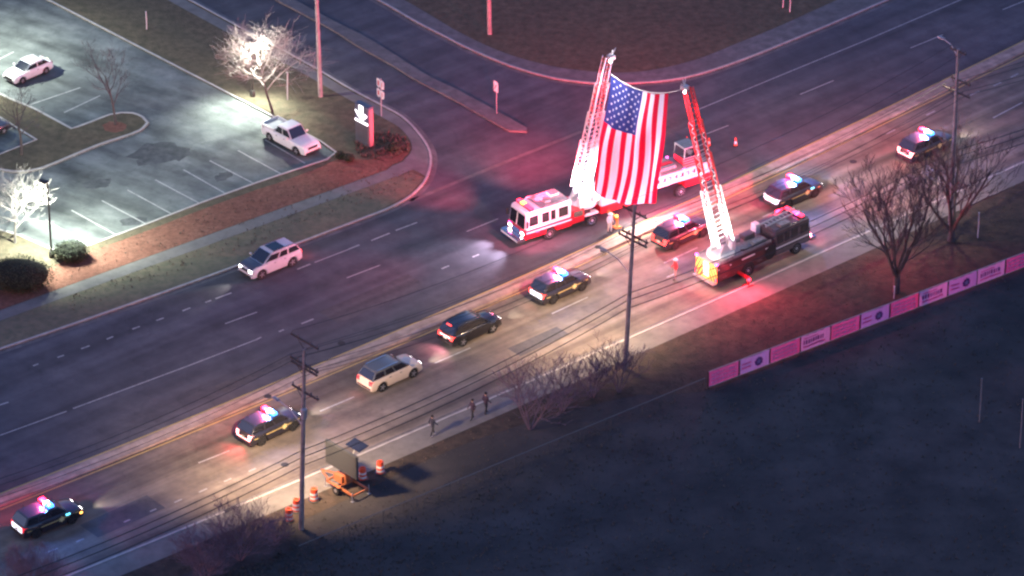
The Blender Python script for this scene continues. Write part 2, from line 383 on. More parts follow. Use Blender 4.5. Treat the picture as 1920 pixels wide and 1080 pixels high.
for a, b in [((600, 771), (664, 744)), ((815, 681), (882, 652)), ((1035, 588), (1102, 557)), ((1245, 493), (1308, 464)), ((1430, 407), (1490, 379)), ((1862, 221), (1917, 192)), ((-60, 1008), (0, 984)), ((372, 868), (430, 845)),
             ((85, 1037), (108, 1028)), ((143, 1016), (157, 1010)), ((232, 979), (244, 974)), ((281, 959), (293, 954)), ((327, 942), (341, 936)), ((373, 923), (388, 916)), ((420, 903), (434, 897)), ((466, 884), (480, 878)),
             ((1895, 145), (1909, 138)), ((1863, 161), (1877, 154)), ((1818, 179), (1836, 171)), ((1737, 216), (1753, 208)), ((1662, 251), (1678, 243)), ((1250, 520), (1268, 512)), ((1305, 495), (1323, 487))]:
    mark(mb, a, b, .14, .016)
# stall lines
for a, b in [((85, 412), (166, 459)), ((134, 394), (217, 440)), ((191, 376), (274, 420)), ((239, 356), (320, 400)), ((291, 337), (374, 381)), ((344, 318), (425, 364)), ((393, 301), (476, 344)), ((446, 282), (527, 326)), ((497, 262), (572, 306)),
             ((-10, 115), (26, 97)), ((57, 196), (151, 164)), ((120, 211), (188, 179)), ((0, 250), (40, 232))]:
    mark(mb, a, b, .13, .016)
structure(mb.build('road_markings', M_WHITE))
mb = MB()
ribbon(mb, offset(MEDL, -.2), offset(MEDL, -.34), .014); ribbon(mb, offset(MEDU, .2), offset(MEDU, .34), .012)
structure(mb.build('median_line', M_YEL))
mb = MB(); rq = random.Random(12)
for (x, y), rx, ry, an in [((300, 288), 2.6, 2.0, .2), ((180, 250+95), 1.4, .8, .4), ((420, 330), 1.0, .6, .9), ((250, 415), 1.1, .7, .3)]:  # largest patch paints the bright tree's branch shadow, the rest are stains
    c = G(x, y, .013); n = 22
    mb.add([(c.x+math.cos(an)*a-math.sin(an)*b_, c.y+math.sin(an)*a+math.cos(an)*b_, .0135) for a, b_ in [(rx*math.cos(k*6.2832/n)*rq.uniform(.7, 1.2), ry*math.sin(k*6.2832/n)*rq.uniform(.7, 1.2)) for k in range(n)]], [tuple(range(n))])
structure(mb.build('stains_and_shadow', surface('stain_and_shadow', [(.075, .08, .082), (.11, .115, .115), (.05, .054, .056)], [.5, 1.6])))
mb = MB()
for (x, y), l, wd in [((230, 968), 6, 2.2), ((700, 560), 9, 2.4), ((1010, 640), 5, 1.5), ((1250, 120+120), 7, 2.0), ((480, 700), 7, 1.2)]:
    c = G(x, y, .014); u = Vector((math.cos(ROAD_A), math.sin(ROAD_A), 0)); v_ = Vector((-u.y, u.x, 0))
    mb.add([c+u*l/2+v_*wd/2, c-u*l/2+v_*wd/2, c-u*l/2-v_*wd/2, c+u*l/2-v_*wd/2], [(0, 1, 2, 3)])
structure(mb.build('asphalt_patches', surface('patched_asphalt', [(.085, .083, .083), (.11, .105, .10), (.065, .065, .068)], [.5, 2], bump=.2, bscale=14, streak=(ROAD_A, .3, .02, .75))))
# kerb inlets, manholes and tar patches
mb = MB()
for p, l in [((432, 954), 1.1), ((1810, 350), 1.0)]:
    q = G(*p, .15); mb.box((q.x, q.y, .10), (l, .34, .11), rz=ROAD_A)
for p in [(1122, 463), (1132, 470), (502, 743), (1600, 300), (534, 868), (640, 640), (1000, 400)]:
    q = G(*p, .17); mb.lathe([(.3, 0), (.3, .012)], 14, 'z', (q.x, q.y, .165 if p in ((1122, 463), (1132, 470), (502, 743)) else .016))
structure(mb.build('drains', M_TAR))

# ================================================================== VEHICLES
M_GLASS = mat('dark_glass', (.012, .013, .018), .06, spec=.7, coat=.4)
M_TYRE = mat('tyre_rubber', (.018, .018, .019), .85)
M_RIM = mat('alloy_rim', (.45, .45, .47), .35, metal=.7)
M_RIMB = mat('black_steel_rim', (.05, .05, .055), .45, metal=.4)
M_TRIM = mat('black_trim', (.02, .02, .022), .6)
M_CHROME = mat('chrome', (.6, .6, .62), .2, metal=1)
M_PLATE = mat('number_plate', (.6, .58, .45), .5)
M_BLK = mat('police_black_paint', (.024, .022, .032), .3, coat=.7, noise=.15, scale=3)
M_GOLD = mat('gold_stripe', (.55, .43, .16), .4)
M_SHIELD = mat('gold_door_star', (.7, .6, .28), .4)
M_BLACKCAR = mat('black_suv_paint', (.012, .012, .016), .22, coat=.8, noise=.15, scale=3)
M_WHITECAR = mat('white_car_paint', (.66, .66, .65), .3, coat=.5, noise=.04, scale=3)
M_CREAM = mat('cream_paint', (.74, .58, .42), .3, coat=.5, noise=.04, scale=3)
M_SILVER = mat('silver_paint', (.5, .5, .52), .3, coat=.5, noise=.05, scale=3)
M_ROOFG = mat('grey_roof_paint', (.10, .105, .105), .3, coat=.5)
M_HOODG = mat('dark_bonnet_wrap', (.06, .07, .09), .3, coat=.4)
def em(name, c, s): return mat(name, (c[0]*.5, c[1]*.5, c[2]*.5), .3, emit=c, es=s)
E_RED = em('lit_red_lens', (1, .035, .09), 4.5); E_BLUE = em('lit_blue_lens', (.05, .30, 1), 4.5); E_WHITE = em('lit_white_lens', (1, .9, 1), 7)
E_TAIL = em('lit_tail_lens', (1, .06, .05), 5); E_TAILHOT = em('bright_tail_lens', (1, .35, .35), 6); E_HEAD = em('lit_headlight', (1, .96, .92), 14); E_AMBER = em('lit_amber_lens', (1, .42, .08), 6)
E_CYAN = em('lit_cyan_lens', (.15, .7, 1), 3.5); E_REARW = em('glowing_rear_face', (.80, .86, 1), 2.2); E_DIMR = em('dim_red_lens', (.9, .03, .05), 1.2); E_MAG = em('lit_magenta_lens', (1, .12, .6), 6)

def interp(pts, x):
    if x <= pts[0][0]: return pts[0][1]
    for (a, b), (c, d) in zip(pts, pts[1:]):
        if x <= c: return b+(d-b)*(x-a)/(c-a)
    return pts[-1][1]

class Car:
    def __init__(s, root, L, W, top, cab, wheels, wr, paint, roofm=None, clear=.24, rim=None, bonnet=None):
        s.root, s.L, s.W, s.top, s.cab, s.wheels, s.wr, s.clear = root, L, W, top, cab, wheels, wr, clear
        s.paint = paint
        n = 64; mb = MB(); rings = []
        for i in range(n+1):
            x = -L/2+L*i/n; rings.append(s.ring(x))
        k = len(rings[0]); vs = [p for r in rings for p in r]
        fs = [(i*k+j, i*k+(j+1) % k, (i+1)*k+(j+1) % k, (i+1)*k+j) for i in range(n) for j in range(k)]
        fs += [tuple(range(k)), tuple(n*k+j for j in range(k))]
        mb.add(vs, fs); mb.build('body', paint, root, smooth=True)
        if wheels:
            for wx in wheels:
                for sy in (-1, 1):
                    y = sy*(W/2-.13)
                    t = MB(); t.lathe([(wr*.62, -.11), (wr*.93, -.12), (wr, -.08), (wr, .08), (wr*.93, .12), (wr*.62, .11)], 20, 'y')
                    o = t.build('wheel', M_TYRE, root, (wx, y, wr), smooth=True)
                    r = MB(); r.lathe([(wr*.64, sy*.06), (wr*.60, sy*.10), (wr*.5, sy*.085), (wr*.2, sy*.10), (.03, sy*.115)], 18, 'y')
                    for q in range(5):
                        a = q*2*math.pi/5; r.bar((0, sy*.112, 0), (wr*.58*math.cos(a), sy*.112, wr*.58*math.sin(a)), .07, .03, up=Vector((0, 1, 0)))
                    r.build('rim', rim or M_RIM, o, smooth=True)
        s.greenhouse(roofm or paint)
        if bonnet:
            x0 = cab[0][0]+.02; x1 = L/2-.12; b = MB(); a_, c_ = [], []
            m = 10
            for i in range(m+1):
                x = x0+(x1-x0)*i/m; wv = s.hw(x)*.86
                for q in range(7):
                    y = wv*(-1+2*q/6); zz = s.zt(x)+.032*(1-abs(-1+2*q/6))+.012
                    a_.append((x, y, zz))
            b.add(a_, [(i*7+q, i*7+q+1, (i+1)*7+q+1, (i+1)*7+q) for i in range(m) for q in range(6)]); b.build('bonnet', bonnet, root, smooth=True)
    def hw(s, x):
        t = abs(x)/(s.L/2); return s.W/2*(1-.13*max(0, (t-.55)/.45)**2.2)
    def zt(s, x): return interp(s.top, x)
    def zb(s, x):
        z = s.clear
        for wx in (s.wheels or []):
            r = s.wr+.07; d = abs(x-wx)
            if d < r: z = max(z, s.wr-.02+math.sqrt(r*r-d*d))
        e = abs(x)/(s.L/2)
        if e > .93: z = max(z, s.clear+.12*(e-.93)/.07)
        return min(z, s.zt(x)-.10)
    def half(s, x):
        w, zt, zb = s.hw(x), s.zt(x), s.zb(x); h = zt-s.clear; c = s.clear
        zz = [zb, max(zb+.005, c+.12*h), max(zb+.01, c+.45*h), max(zb+.015, c+.72*h), max(zb+.02, zt-.06), zt, zt+.03]
        yy = [.9*w, .975*w, w, .985*w, .94*w, .87*w, 0]
        return list(zip(yy, zz))
    def ring(s, x):
        h = s.half(x); return [(x, y, z) for y, z in h]+[(x, -y, z) for y, z in reversed(h[:-1])]
    def sy(s, x, z):
        h = s.half(x)
        for (a, b), (c, d) in zip(h[:-2], h[1:-1]):
            if z <= d: return a+(c-a)*max(0, (z-b))/max(d-b, 1e-5)
        return h[-2][0]
    def patch(s, name, x0, x1, z0, z1, side, m, off=.006, nx=12, nz=4, taper=None):
        mb = MB(); vs = []
        for i in range(nx+1):
            x = x0+(x1-x0)*i/nx
            a = z0(x) if callable(z0) else z0; b = z1(x) if callable(z1) else z1
            for j in range(nz+1):
                z = a+(b-a)*j/nz; vs.append((x, side*(s.sy(x, z)+off), z))
        k = nz+1
        mb.add(vs, [(i*k+j, i*k+j+1, (i+1)*k+j+1, (i+1)*k+j) for i in range(nx) for j in range(nz)])
        return mb.build(name, m, s.root, smooth=True)
    def greenhouse(s, m):
        (xa, za), (xb, zb), (xc, zc), (xd, zd), pillars = s.cab
        wb, wr = .905*s.W/2, .775*s.W/2
        B = {1: [], -1: []}
        mb = MB(); base = []; roof = []
        nose = [(xa, za), (xb, zb), (xc, zc), (xd, zd)]
        A = [Vector((xa, -wb*.97, za-.04)), Vector((xa, wb*.97, za-.04)), Vector((xd, wb, zd-.04)), Vector((xd, -wb, zd-.04))]
        T = [Vector((xb, -wr, zb)), Vector((xb, wr, zb)), Vector((xc, wr*.97, zc)), Vector((xc, -wr*.97, zc))]
        mid = Vector((.5*(xb+xc), 0, max(zb, zc)+.035))
        mT = [Vector((.45*xb+.55*xc, -wr*1.01, max(zb, zc)+.02)), Vector((.45*xb+.55*xc, wr*1.01, max(zb, zc)+.02))]
        vs = A+T+mT
        mb.add(vs, [(0, 3, 2, 1), (0, 1, 5, 4), (2, 3, 7, 6), (1, 2, 6, 9, 5), (0, 4, 8, 7, 3), (4, 5, 9, 8), (8, 9, 6, 7)])
        mb.build('roof', m, s.root, bevel=.06, seg=3, smooth=True)
        def pane(name, P, inset, off=.022, th=.02):
            P = [Vector(p) for p in P]; c = sum(P, Vector())/4; n = (P[1]-P[0]).cross(P[3]-P[0]).normalized()
            if n.dot(c-Vector((.5*(xa+xd), 0, .9))) < 0: n = -n
            q = []
            for k in range(4):
                a, b, d = P[k], P[(k+1) % 4], P[(k-1) % 4]
                q.append(a+(b-a).normalized()*inset[0 if k % 2 == 0 else 1]+(d-a).normalized()*inset[1 if k % 2 == 0 else 0])
            mb = MB(); mb.hexa([p+n*(off-th) for p in q], [p+n*off for p in q])
            return mb.build(name, M_GLASS, s.root, bevel=.008, seg=1)
        pane('windshield', [A[0], A[1], T[1], T[0]], (.09, .06))
        pane('rear_window', [A[2], A[3], T[3], T[2]], (.10, .07))
        for sgn, (i0, i1) in ((1, (1, 2)), (-1, (0, 3))):
            a, d, b, c = A[i0], A[i1], T[i0], T[i1]
            e = [0]+pillars+[1]
            def P(u, v): return (a.lerp(d, u)).lerp(b.lerp(c, u), v)
            for u0, u1 in zip(e, e[1:]):
                lo, hi = .17, .84
                g = .022
                q = [P(u0+g, lo), P(u1-g, lo), P(u1-g, hi), P(u0+g, hi)]
                n = (q[1]-q[0]).cross(q[3]-q[0]).normalized()
                if n.y*sgn < 0: n = -n
                w_ = MB(); w_.hexa([p+n*.002 for p in q], [p+n*.026 for p in q]); w_.build('side_window', M_GLASS, s.root, bevel=.006, seg=1)
        for sgn in (-1, 1):
            w_ = MB(); w_.box((xa-.28, sgn*(s.W/2+.09), za+.10), (.14, .2, .15)); w_.build('mirror', s.paint, s.root, bevel=.03)
        s.A, s.T = A, T
    def lights(s, head, tail, zh=None, zt=None, plate=True):
        L, W = s.L, s.W
        zh = zh or s.zt(L/2-.15)-.14
        for sgn in (-1, 1):
            x1 = L/2-.02; mb = MB(); yo = s.hw(L/2-.1)
            mb.hexa([(x1-.34, sgn*(yo+.012), zh-.09), (x1-.02, sgn*(yo-.06), zh-.1), (x1+.03, sgn*(yo-.5), zh-.1), (x1-.3, sgn*(yo-.5), zh-.09)],
                    [(x1-.40, sgn*(yo+.005), zh+.08), (x1-.05, sgn*(yo-.08), zh+.07), (x1+.01, sgn*(yo-.5), zh+.06), (x1-.3, sgn*(yo-.5), zh+.08)])
            mb.build('headlight', head, s.root, bevel=.015)
            z = zt or (s.zt(-L/2+.1)-.2); mb = MB(); xr = -L/2-.015
            mb.hexa([(xr+.3, sgn*(yo+.02), z-.15), (xr, sgn*(yo-.05), z-.17), (xr, sgn*(yo-.36), z-.17), (xr+.2, sgn*(yo-.36), z-.15)],
                    [(xr+.35, sgn*(yo+.0), z+.16), (xr+.05, sgn*(yo-.06), z+.17), (xr+.03, sgn*(yo-.36), z+.17), (xr+.2, sgn*(yo-.36), z+.16)])
            mb.build('taillight', tail, s.root, bevel=.012)
        for nm, x, zz in (('bumper', L/2-.06, .42), ('bumper', -L/2+.06, .48)):
            mb = MB(); mb.box((x, 0, zz), (.16, s.hw(x)*1.86, .24)); mb.build(nm, M_TRIM, s.root, bevel=.05)
        mb = MB(); mb.box((L/2-.0, 0, zh-.03), (.08, s.W*.5, .2)); mb.build('grille', M_TRIM, s.root, bevel=.02)
        if plate:
            mb = MB(); mb.box((-L/2-.03, 0, .82), (.02, .36, .18)); mb.build('license_plate', M_PLATE, s.root)
    def doors(s, segs, m=None):
        for x0, x1 in segs:
            for sgn in (-1, 1):
                d = s.patch('door', x0, x1, lambda x: max(s.clear+.1, s.zb(x)+.03), lambda x: s.zt(x)-.07, sgn, m or s.paint, .007)
                h = MB(); h.bar((x0+.12, sgn*(s.sy(x0+.15, s.zt(x0)-.16)+.03), s.zt(x0)-.16), (x0+.30, sgn*(s.sy(x0+.15, s.zt(x0)-.16)+.03), s.zt(x0)-.155), .03, .035); h.build('handle', M_TRIM, d)

SUV_TOP = [(-2.50, .95), (-2.46, 1.14), (-2.3, 1.20), (.9, 1.18), (1.2, 1.17), (2.0, 1.12), (2.32, 1.04), (2.46, .90), (2.51, .68), (2.54, .52)]
SUV_CAB = [(1.36, 1.17), (.42, 1.80), (-1.98, 1.77), (-2.44, 1.19), [.38, .66]]
def base_suv(root, paint, roofm=None, rim=None, bonnet=None):
    c = Car(root, 5.05, 1.98, SUV_TOP, SUV_CAB, (1.55, -1.5), .42, paint, roofm, rim=rim, bonnet=bonnet)
    c.doors([(-.95, .02), (.06, 1.05)])
    return c

def star(mb, c, r, n, ux, uy, nrm, mi=0, inner=.42):
    pts = []
    for k in range(2*n):
        a = math.pi*k/n+math.pi/2; rr = r if k % 2 == 0 else r*inner
        pts.append(c+ux*(rr*math.cos(a))+uy*(rr*math.sin(a)))
    o = [c+nrm*0]+pts
    mb.add(o, [(0, 1+k, 1+(k+1) % (2*n)) for k in range(2*n)], mi)

def lightbar(c, root, x, z, left=E_RED, mid=E_WHITE, right=E_BLUE, pw=(60, 60, 30), wide=1.42):
    pw = [q*15 for q in pw]
    """roof light bar; +y is the vehicle's left"""
    mb = MB(); mb.box((x, 0, z+.03), (.3, wide, .06)); bar = mb.build('light_bar', M_TRIM, root, bevel=.02)
    w3 = wide*.43
    for nm, m, y, wd in (('red_lens', left, wide/2-w3/2, w3), ('blue_lens', right, -wide/2+w3/2, w3), ('white_lens', mid, 0, wide-2*w3-.01)):
        mb = MB(); mb.box((x, y, z+.13), (.44, wd-.01, .21)); mb.build(nm, m, bar, bevel=.03)  # lenses oversized, their bulk stands in for the glow around them
    if pw[0]: lamp('red_strobe', 'POINT', pw[0], (1, .05, .12), (x-.1, wide*.3, z+.45), root, .12)
    if pw[1]: lamp('blue_strobe', 'POINT', pw[1], (.08, .25, 1), (x-.1, -wide*.3, z+.45), root, .12)
    if pw[2]: lamp('white_strobe', 'POINT', pw[2], (1, .9, 1), (x, 0, z+.45), root, .12)

CARG = 'police cars leading and following the fire trucks'
def police(px, py, hd, label, rear=E_TAIL, rearglow=None, side=None, pw=(60, 60, 30), tailpw=25, headpw=900, amber=False, bar=(E_RED, E_WHITE, E_BLUE), emblem=True):
    p = G(px, py); root = thing('police_suv', label, 'police car', (p.x, p.y, .012), hd, CARG)
    c = base_suv(root, M_BLK, rim=M_RIMB)
    c.lights(E_HEAD, rear)
    for sgn in (-1, 1):
        c.patch('gold_stripe', -2.25, 2.1, lambda x: .80+.012*x, lambda x: .88+.014*x, sgn, M_GOLD, .014, 30, 1)
    if emblem:
        for sgn in (-1, 1):
            mb = MB(); cx = .62; y = c.sy(cx, .8)+.022
            star(mb, Vector((cx, sgn*y, .82)), .27, 6, Vector((1, 0, 0)), Vector((0, 0, 1)), Vector((0, sgn, 0)), inner=.62)
            mb.build('door_emblem', M_SHIELD, root)
    mb = MB(); mb.bar((2.6, -.7, .5), (2.6, .7, .5), .06, .06); mb.bar((2.6, -.38, .35), (2.6, -.38, .85), .06); mb.bar((2.6, .38, .35), (2.6, .38, .85), .06); mb.build('push_bar', M_TRIM, root)
    mb = MB(); mb.tube([(-1.7, .3, 1.66), (-1.75, .3, 2.35)], .012, 4); mb.build('antenna', M_TRIM, root)
    lightbar(c, root, 0, 1.83, *bar, pw=pw)
    if rearglow:
        mb = MB(); mb.box((-2.53, 0, .88), (.03, 1.3, .42)); mb.build('rear_glow', rearglow, root, bevel=.008)  # glowing panel stands in for light on the pale tailgate
    else:
        mb = MB(); mb.box((-2.53, 0, .70), (.03, 1.5, .10)); mb.build('rear_glow', rear, root, bevel=.008)
    if side:
        for sgn in (-1, 1):
            mb = MB(); mb.box((1.15, sgn*1.03, 1.05), (.34, .06, .12)); mb.build('side_flasher', side, root, bevel=.01)
    if amber:
        mb = MB(); mb.box((2.30, -.93, .68), (.2, .1, .12)); mb.build('turn_signal', E_AMBER, root, bevel=.01)
    if tailpw: lamp('tail_glow', 'SPOT', tailpw, (1, .08, .1), (-2.75, 0, .8), root, .3, (-1, 0, -.42), 140)
    if headpw: lamp('headlight_beam', 'SPOT', headpw, (1, .93, .8), (2.7, 0, .75), root, .1, (1, 0, -.16), 46, .7)
    return root

HD = heading
police(89, 986, HD((0, 1022), (180, 950)), 'black police SUV at the tail of the line, rear plate glowing blue white', E_DIMR, E_REARW, E_CYAN, pw=(60, 60, 0), tailpw=0, amber=True)
police(506, 813, HD((430, 850), (580, 780)), 'black police SUV beside the utility pole, red rear lights pooling red on the road', E_TAILHOT, None, None, pw=(70, 60, 30), tailpw=420)
police(1050, 550, HD((960, 590), (1140, 508)), 'black police SUV following the black unmarked SUV, white rear lamp lit at its corner', E_TAIL, E_REARW, None, pw=(70, 60, 60), tailpw=30)
police(1277, 449, HD((1200, 485), (1360, 410)), 'black police SUV between the two fire trucks under the flag', E_TAIL, None, None, pw=(70, 60, 50), tailpw=40)
police(1487, 374, HD((1400, 412), (1570, 338)), 'dark blue lit police SUV passing the front of the parked tower truck', E_REARW, E_REARW, E_CYAN, pw=(30, 200, 70), tailpw=0, amber=False)
police(1735, 286, HD((1650, 325), (1820, 247)), 'black police SUV leading the line beyond the bare roadside trees', E_TAILHOT, None, None, pw=(70, 60, 50), tailpw=60)

# black unmarked SUV
p = G(881, 629); t = thing('black_suv', 'plain black SUV with broad red tail lights and no light bar', 'SUV', (p.x, p.y, .012), HD((800, 665), (960, 592)))
c = base_suv(t, M_BLACKCAR); c.lights(E_HEAD, E_TAIL)
mb = MB(); mb.box((-2.53, 0, .98), (.03, 1.1, .13)); mb.build('tail_bar', E_TAILHOT, t, bevel=.01)
mb = MB(); mb.box((-2.1, 0, 1.78), (.1, .5, .05)); mb.build('brake_light', E_TAIL, t, bevel=.01)
for sg in (-1, 1):
    mb = MB(); mb.tube([(.2, sg*.69, 1.86), (-1.8, sg*.69, 1.84)], .025, 6); mb.build('roof_rail', M_TRIM, t)
lamp('tail_glow', 'SPOT', 260, (1, .35, .5), (-2.8, 0, .8), t, .3, (-1, 0, -.5), 140)
lamp('headlight_beam', 'SPOT', 700, (1, .93, .8), (2.7, 0, .75), t, .1, (1, 0, -.16), 46, .7)
# cream SUV with a dark roof
p = G(731, 713); t = thing('cream_suv', 'cream white SUV with a dark grey roof and a wide pale tailgate', 'SUV', (p.x, p.y, .012), HD((650, 750), (810, 678)))
c = base_suv(t, M_CREAM, M_ROOFG); c.lights(E_HEAD, E_DIMR)
for sg in (-1, 1):
    mb = MB(); mb.tube([(.2, sg*.69, 1.86), (-1.8, sg*.69, 1.84)], .025, 6); mb.build('roof_rail', M_CHROME, t)
lamp('headlight_beam', 'SPOT', 900, (1, .93, .8), (2.7, 0, .75), t, .1, (1, 0, -.16), 46, .7)
lamp('tail_glow', 'SPOT', 20, (1, .1, .1), (-2.8, 0, .8), t, .3, (-1, 0, -.5), 140)
# silver SUV on the far carriageway, driving the other way
p = G(507, 503); t = thing('silver_suv', 'silver SUV with a dark bonnet driving alone on the far carriageway', 'SUV', (p.x, p.y, .012), HD((600, 463), (440, 529)))
c = base_suv(t, M_SILVER, None, bonnet=M_HOODG); c.lights(E_HEAD, E_TAIL)
for sg in (-1, 1):
    mb = MB(); mb.tube([(.2, sg*.69, 1.86), (-1.8, sg*.69, 1.84)], .025, 6); mb.build('roof_rail', M_TRIM, t)
mb = MB(); mb.hexa([(.1, -.55, 1.825), (.1, .55, 1.825), (-1.0, .55, 1.83), (-1.0, -.55, 1.83)], [(.1, -.55, 1.845), (.1, .55, 1.845), (-1.0, .55, 1.85), (-1.0, -.55, 1.85)]); mb.build('sunroof', M_GLASS, t)
lamp('headlight_beam', 'SPOT', 600, (1, .96, .9), (2.7, 0, .75), t, .1, (1, 0, -.16), 46, .7)
lamp('tail_glow', 'SPOT', 60, (1, .15, .1), (-2.75, 0, .8), t, .3, (-1, 0, -.5), 140)
# white pickup
p = G(546, 271); t = thing('white_pickup', 'white crew cab pickup truck parked in the end stall', 'pickup truck', (p.x, p.y, .015), HD((480, 234), (615, 305)))
PT = [(-2.75, 1.02), (-2.7, 1.08), (.75, 1.10), (1.0, 1.12), (2.3, 1.06), (2.65, .96), (2.75, .75)]
c = Car(t, 5.5, 1.98, PT, [(1.05, 1.12), (.45, 1.84), (-.75, 1.84), (-1.0, 1.10), [.52]], (1.72, -1.65), .40, M_WHITECAR)
c.doors([(-.92, 0.0), (.04, 1.0)]); c.lights(mat('unlit_headlight', (.5, .5, .5), .2), mat('unlit_tail', (.2, .01, .015), .3))
mb = MB()
mb.box((-1.9, .87, 1.20), (1.62, .1, .26)); mb.box((-1.9, -.87, 1.20), (1.62, .1, .26)); mb.box((-2.69, 0, 1.20), (.09, 1.64, .26)); mb.box((-1.13, 0, 1.20), (.09, 1.64, .26))
mb.build('bed_side', M_WHITECAR, t, bevel=.02)
mb = MB(); mb.box((-1.9, 0, 1.14), (1.5, 1.62, .02)); mb.build('bed_floor', mat('bed_liner', (.35, .35, .35), .7), t)
# white coupe
p = G(53, 142); t = thing('white_car', 'small white hatchback car parked alone in the upper stalls', 'car', (p.x, p.y, .015), HD((120, 118), (10, 164)))
CT = [(-2.15, .75), (-2.05, .92), (-1.5, .95), (.8, .92), (1.7, .84), (2.05, .70), (2.15, .55)]
c = Car(t, 4.3, 1.8, CT, [(.95, .92), (.2, 1.44), (-1.1, 1.42), (-1.85, .95), [.5]], (1.3, -1.28), .32, M_WHITECAR, clear=.2)
c.doors([(-.6, .9)]); c.lights(MATS['unlit_headlight'], MATS['unlit_tail'])
# car cut by the left edge
p = G(-28, 256); t = thing('dark_car', 'dark car at the left edge of the photo, only its bonnet in view', 'car', (p.x, p.y, .015), HD((-80, 280), (20, 236)))
c = Car(t, 4.5, 1.8, [(x*1.045, z) for x, z in CT], [(.95, .92), (.2, 1.44), (-1.1, 1.42), (-1.9, .95), [.5]], (1.35, -1.33), .32, mat('dark_car_paint', (.03, .03, .04), .3, coat=.6), clear=.2)
c.doors([(-.6, .9)]); c.lights(MATS['unlit_headlight'], MATS['unlit_tail'])

# ------------------------------------------------------------------ fire trucks
M_FRED = mat('fire_red_paint', (.50, .012, .025), .3, coat=.6, noise=.1, scale=2)
M_FWHITE = mat('fire_white_paint', (.72, .68, .70), .35, coat=.5, noise=.05, scale=2)
M_FDARK = mat('tower_dark_paint', (.09, .072, .08), .35, coat=.5, noise=.2, scale=2)
M_MAROON = mat('tower_maroon_paint', (.07, .02, .025), .35, coat=.5, noise=.2, scale=2)
M_STEEL = mat('ladder_aluminium', (.55, .54, .54), .4, metal=.35, noise=.1, scale=2)
M_LRED = mat('ladder_red_lit', (.55, .03, .03), .45, noise=.15, scale=2)  # red light on the upper ladders put into the colour
M_LWHITE = mat('ladder_white_lit', (.72, .72, .70), .45, noise=.08, scale=2)  # white floodlight on the ladder bases put into the colour
M_DECK = mat('tread_deck', (.24, .245, .25), .5, metal=.3, noise=.3, scale=5)
M_CHEVY = mat('chevron_yellow', (.80, .62, .10), .4); M_CHEVR = mat('chevron_red', (.65, .05, .05), .4)
M_STRIPE = mat('reflective_white_stripe', (.8, .76, .78), .35)

def truck_wheel(root, x, y, r=.52, wd=.34):
    t = MB(); t.lathe([(r*.6, -wd/2), (r*.95, -wd/2), (r, -wd/2+.05), (r, wd/2-.05), (r*.95, wd/2), (r*.6, wd/2)], 22, 'y')
    o = t.build('wheel', M_TYRE, root, (x, y, r), smooth=True); s = 1 if y > 0 else -1
    q = MB(); q.lathe([(r*.62, s*wd*.42), (r*.56, s*wd*.52), (r*.35, s*wd*.36), (r*.2, s*wd*.55), (.03, s*wd*.58)], 18, 'y'); q.build('rim', M_RIM, o, smooth=True)

def ladder_section(mb, P, Q, side, wd, dp, rail=.09, n=10, mi=0, mi2=None, up=None):
    """truss ladder from P to Q: two base beams, two hand rails, rungs and diagonals"""
    mi2 = mi if mi2 is None else mi2
    P, Q = Vector(P), Vector(Q); d = (Q-P).normalized(); a = Vector(side).normalized(); a = (a-d*a.dot(d)).normalized(); u = d.cross(a)
    if u.z < 0: u = -u
    for s in (-1, 1):
        mb.bar(P+a*s*wd/2, Q+a*s*wd/2, rail, rail*1.4, mi, up=u)
        mb.bar(P+a*s*wd/2+u*dp, Q+a*s*wd/2+u*dp, rail*.75, rail*.75, mi, up=u)
        for k in range(n):
            p, q = P.lerp(Q, k/n), P.lerp(Q, (k+1)/n); m = P.lerp(Q, (k+.5)/n)
            mb.bar(p+a*s*wd/2, m+a*s*wd/2+u*dp, rail*.55, rail*.55, mi2, up=u); mb.bar(m+a*s*wd/2+u*dp, q+a*s*wd/2, rail*.55, rail*.55, mi2, up=u)
    L = (Q-P).length; m = max(2, int(L/.38))
    for k in range(m+1):
        p = P.lerp(Q, k/m); mb.bar(p-a*wd/2, p+a*wd/2, .045, .045, mi2, up=u)
    return d, a, u

def aerial(root, B, T, side, wd0, mats, names, nsec=4):
    """telescoped ladder from turntable pivot B to tip T in the root's own space: every section a part"""
    B, T = Vector(B), Vector(T); L = (T-B).length; d = (T-B).normalized(); out = []
    up = Vector(side).cross(d); up = up if up.z > 0 else -up
    for k in range(nsec):
        f0, f1 = k*.235, min(1, .36+k*.235*.915) if k < nsec-1 else 1
        mb = MB(); wd = wd0*(1-.17*k); dp = .62*(1-.14*k)
        ladder_section(mb, B+d*L*f0+up*.07*k, B+d*L*f1+up*.07*k, side, wd, dp, .12-.012*k, max(6, int(L*(f1-f0)/.75)), 0, 1)
        out.append(mb.build('ladder_section', mats[k], root))
    return d, up

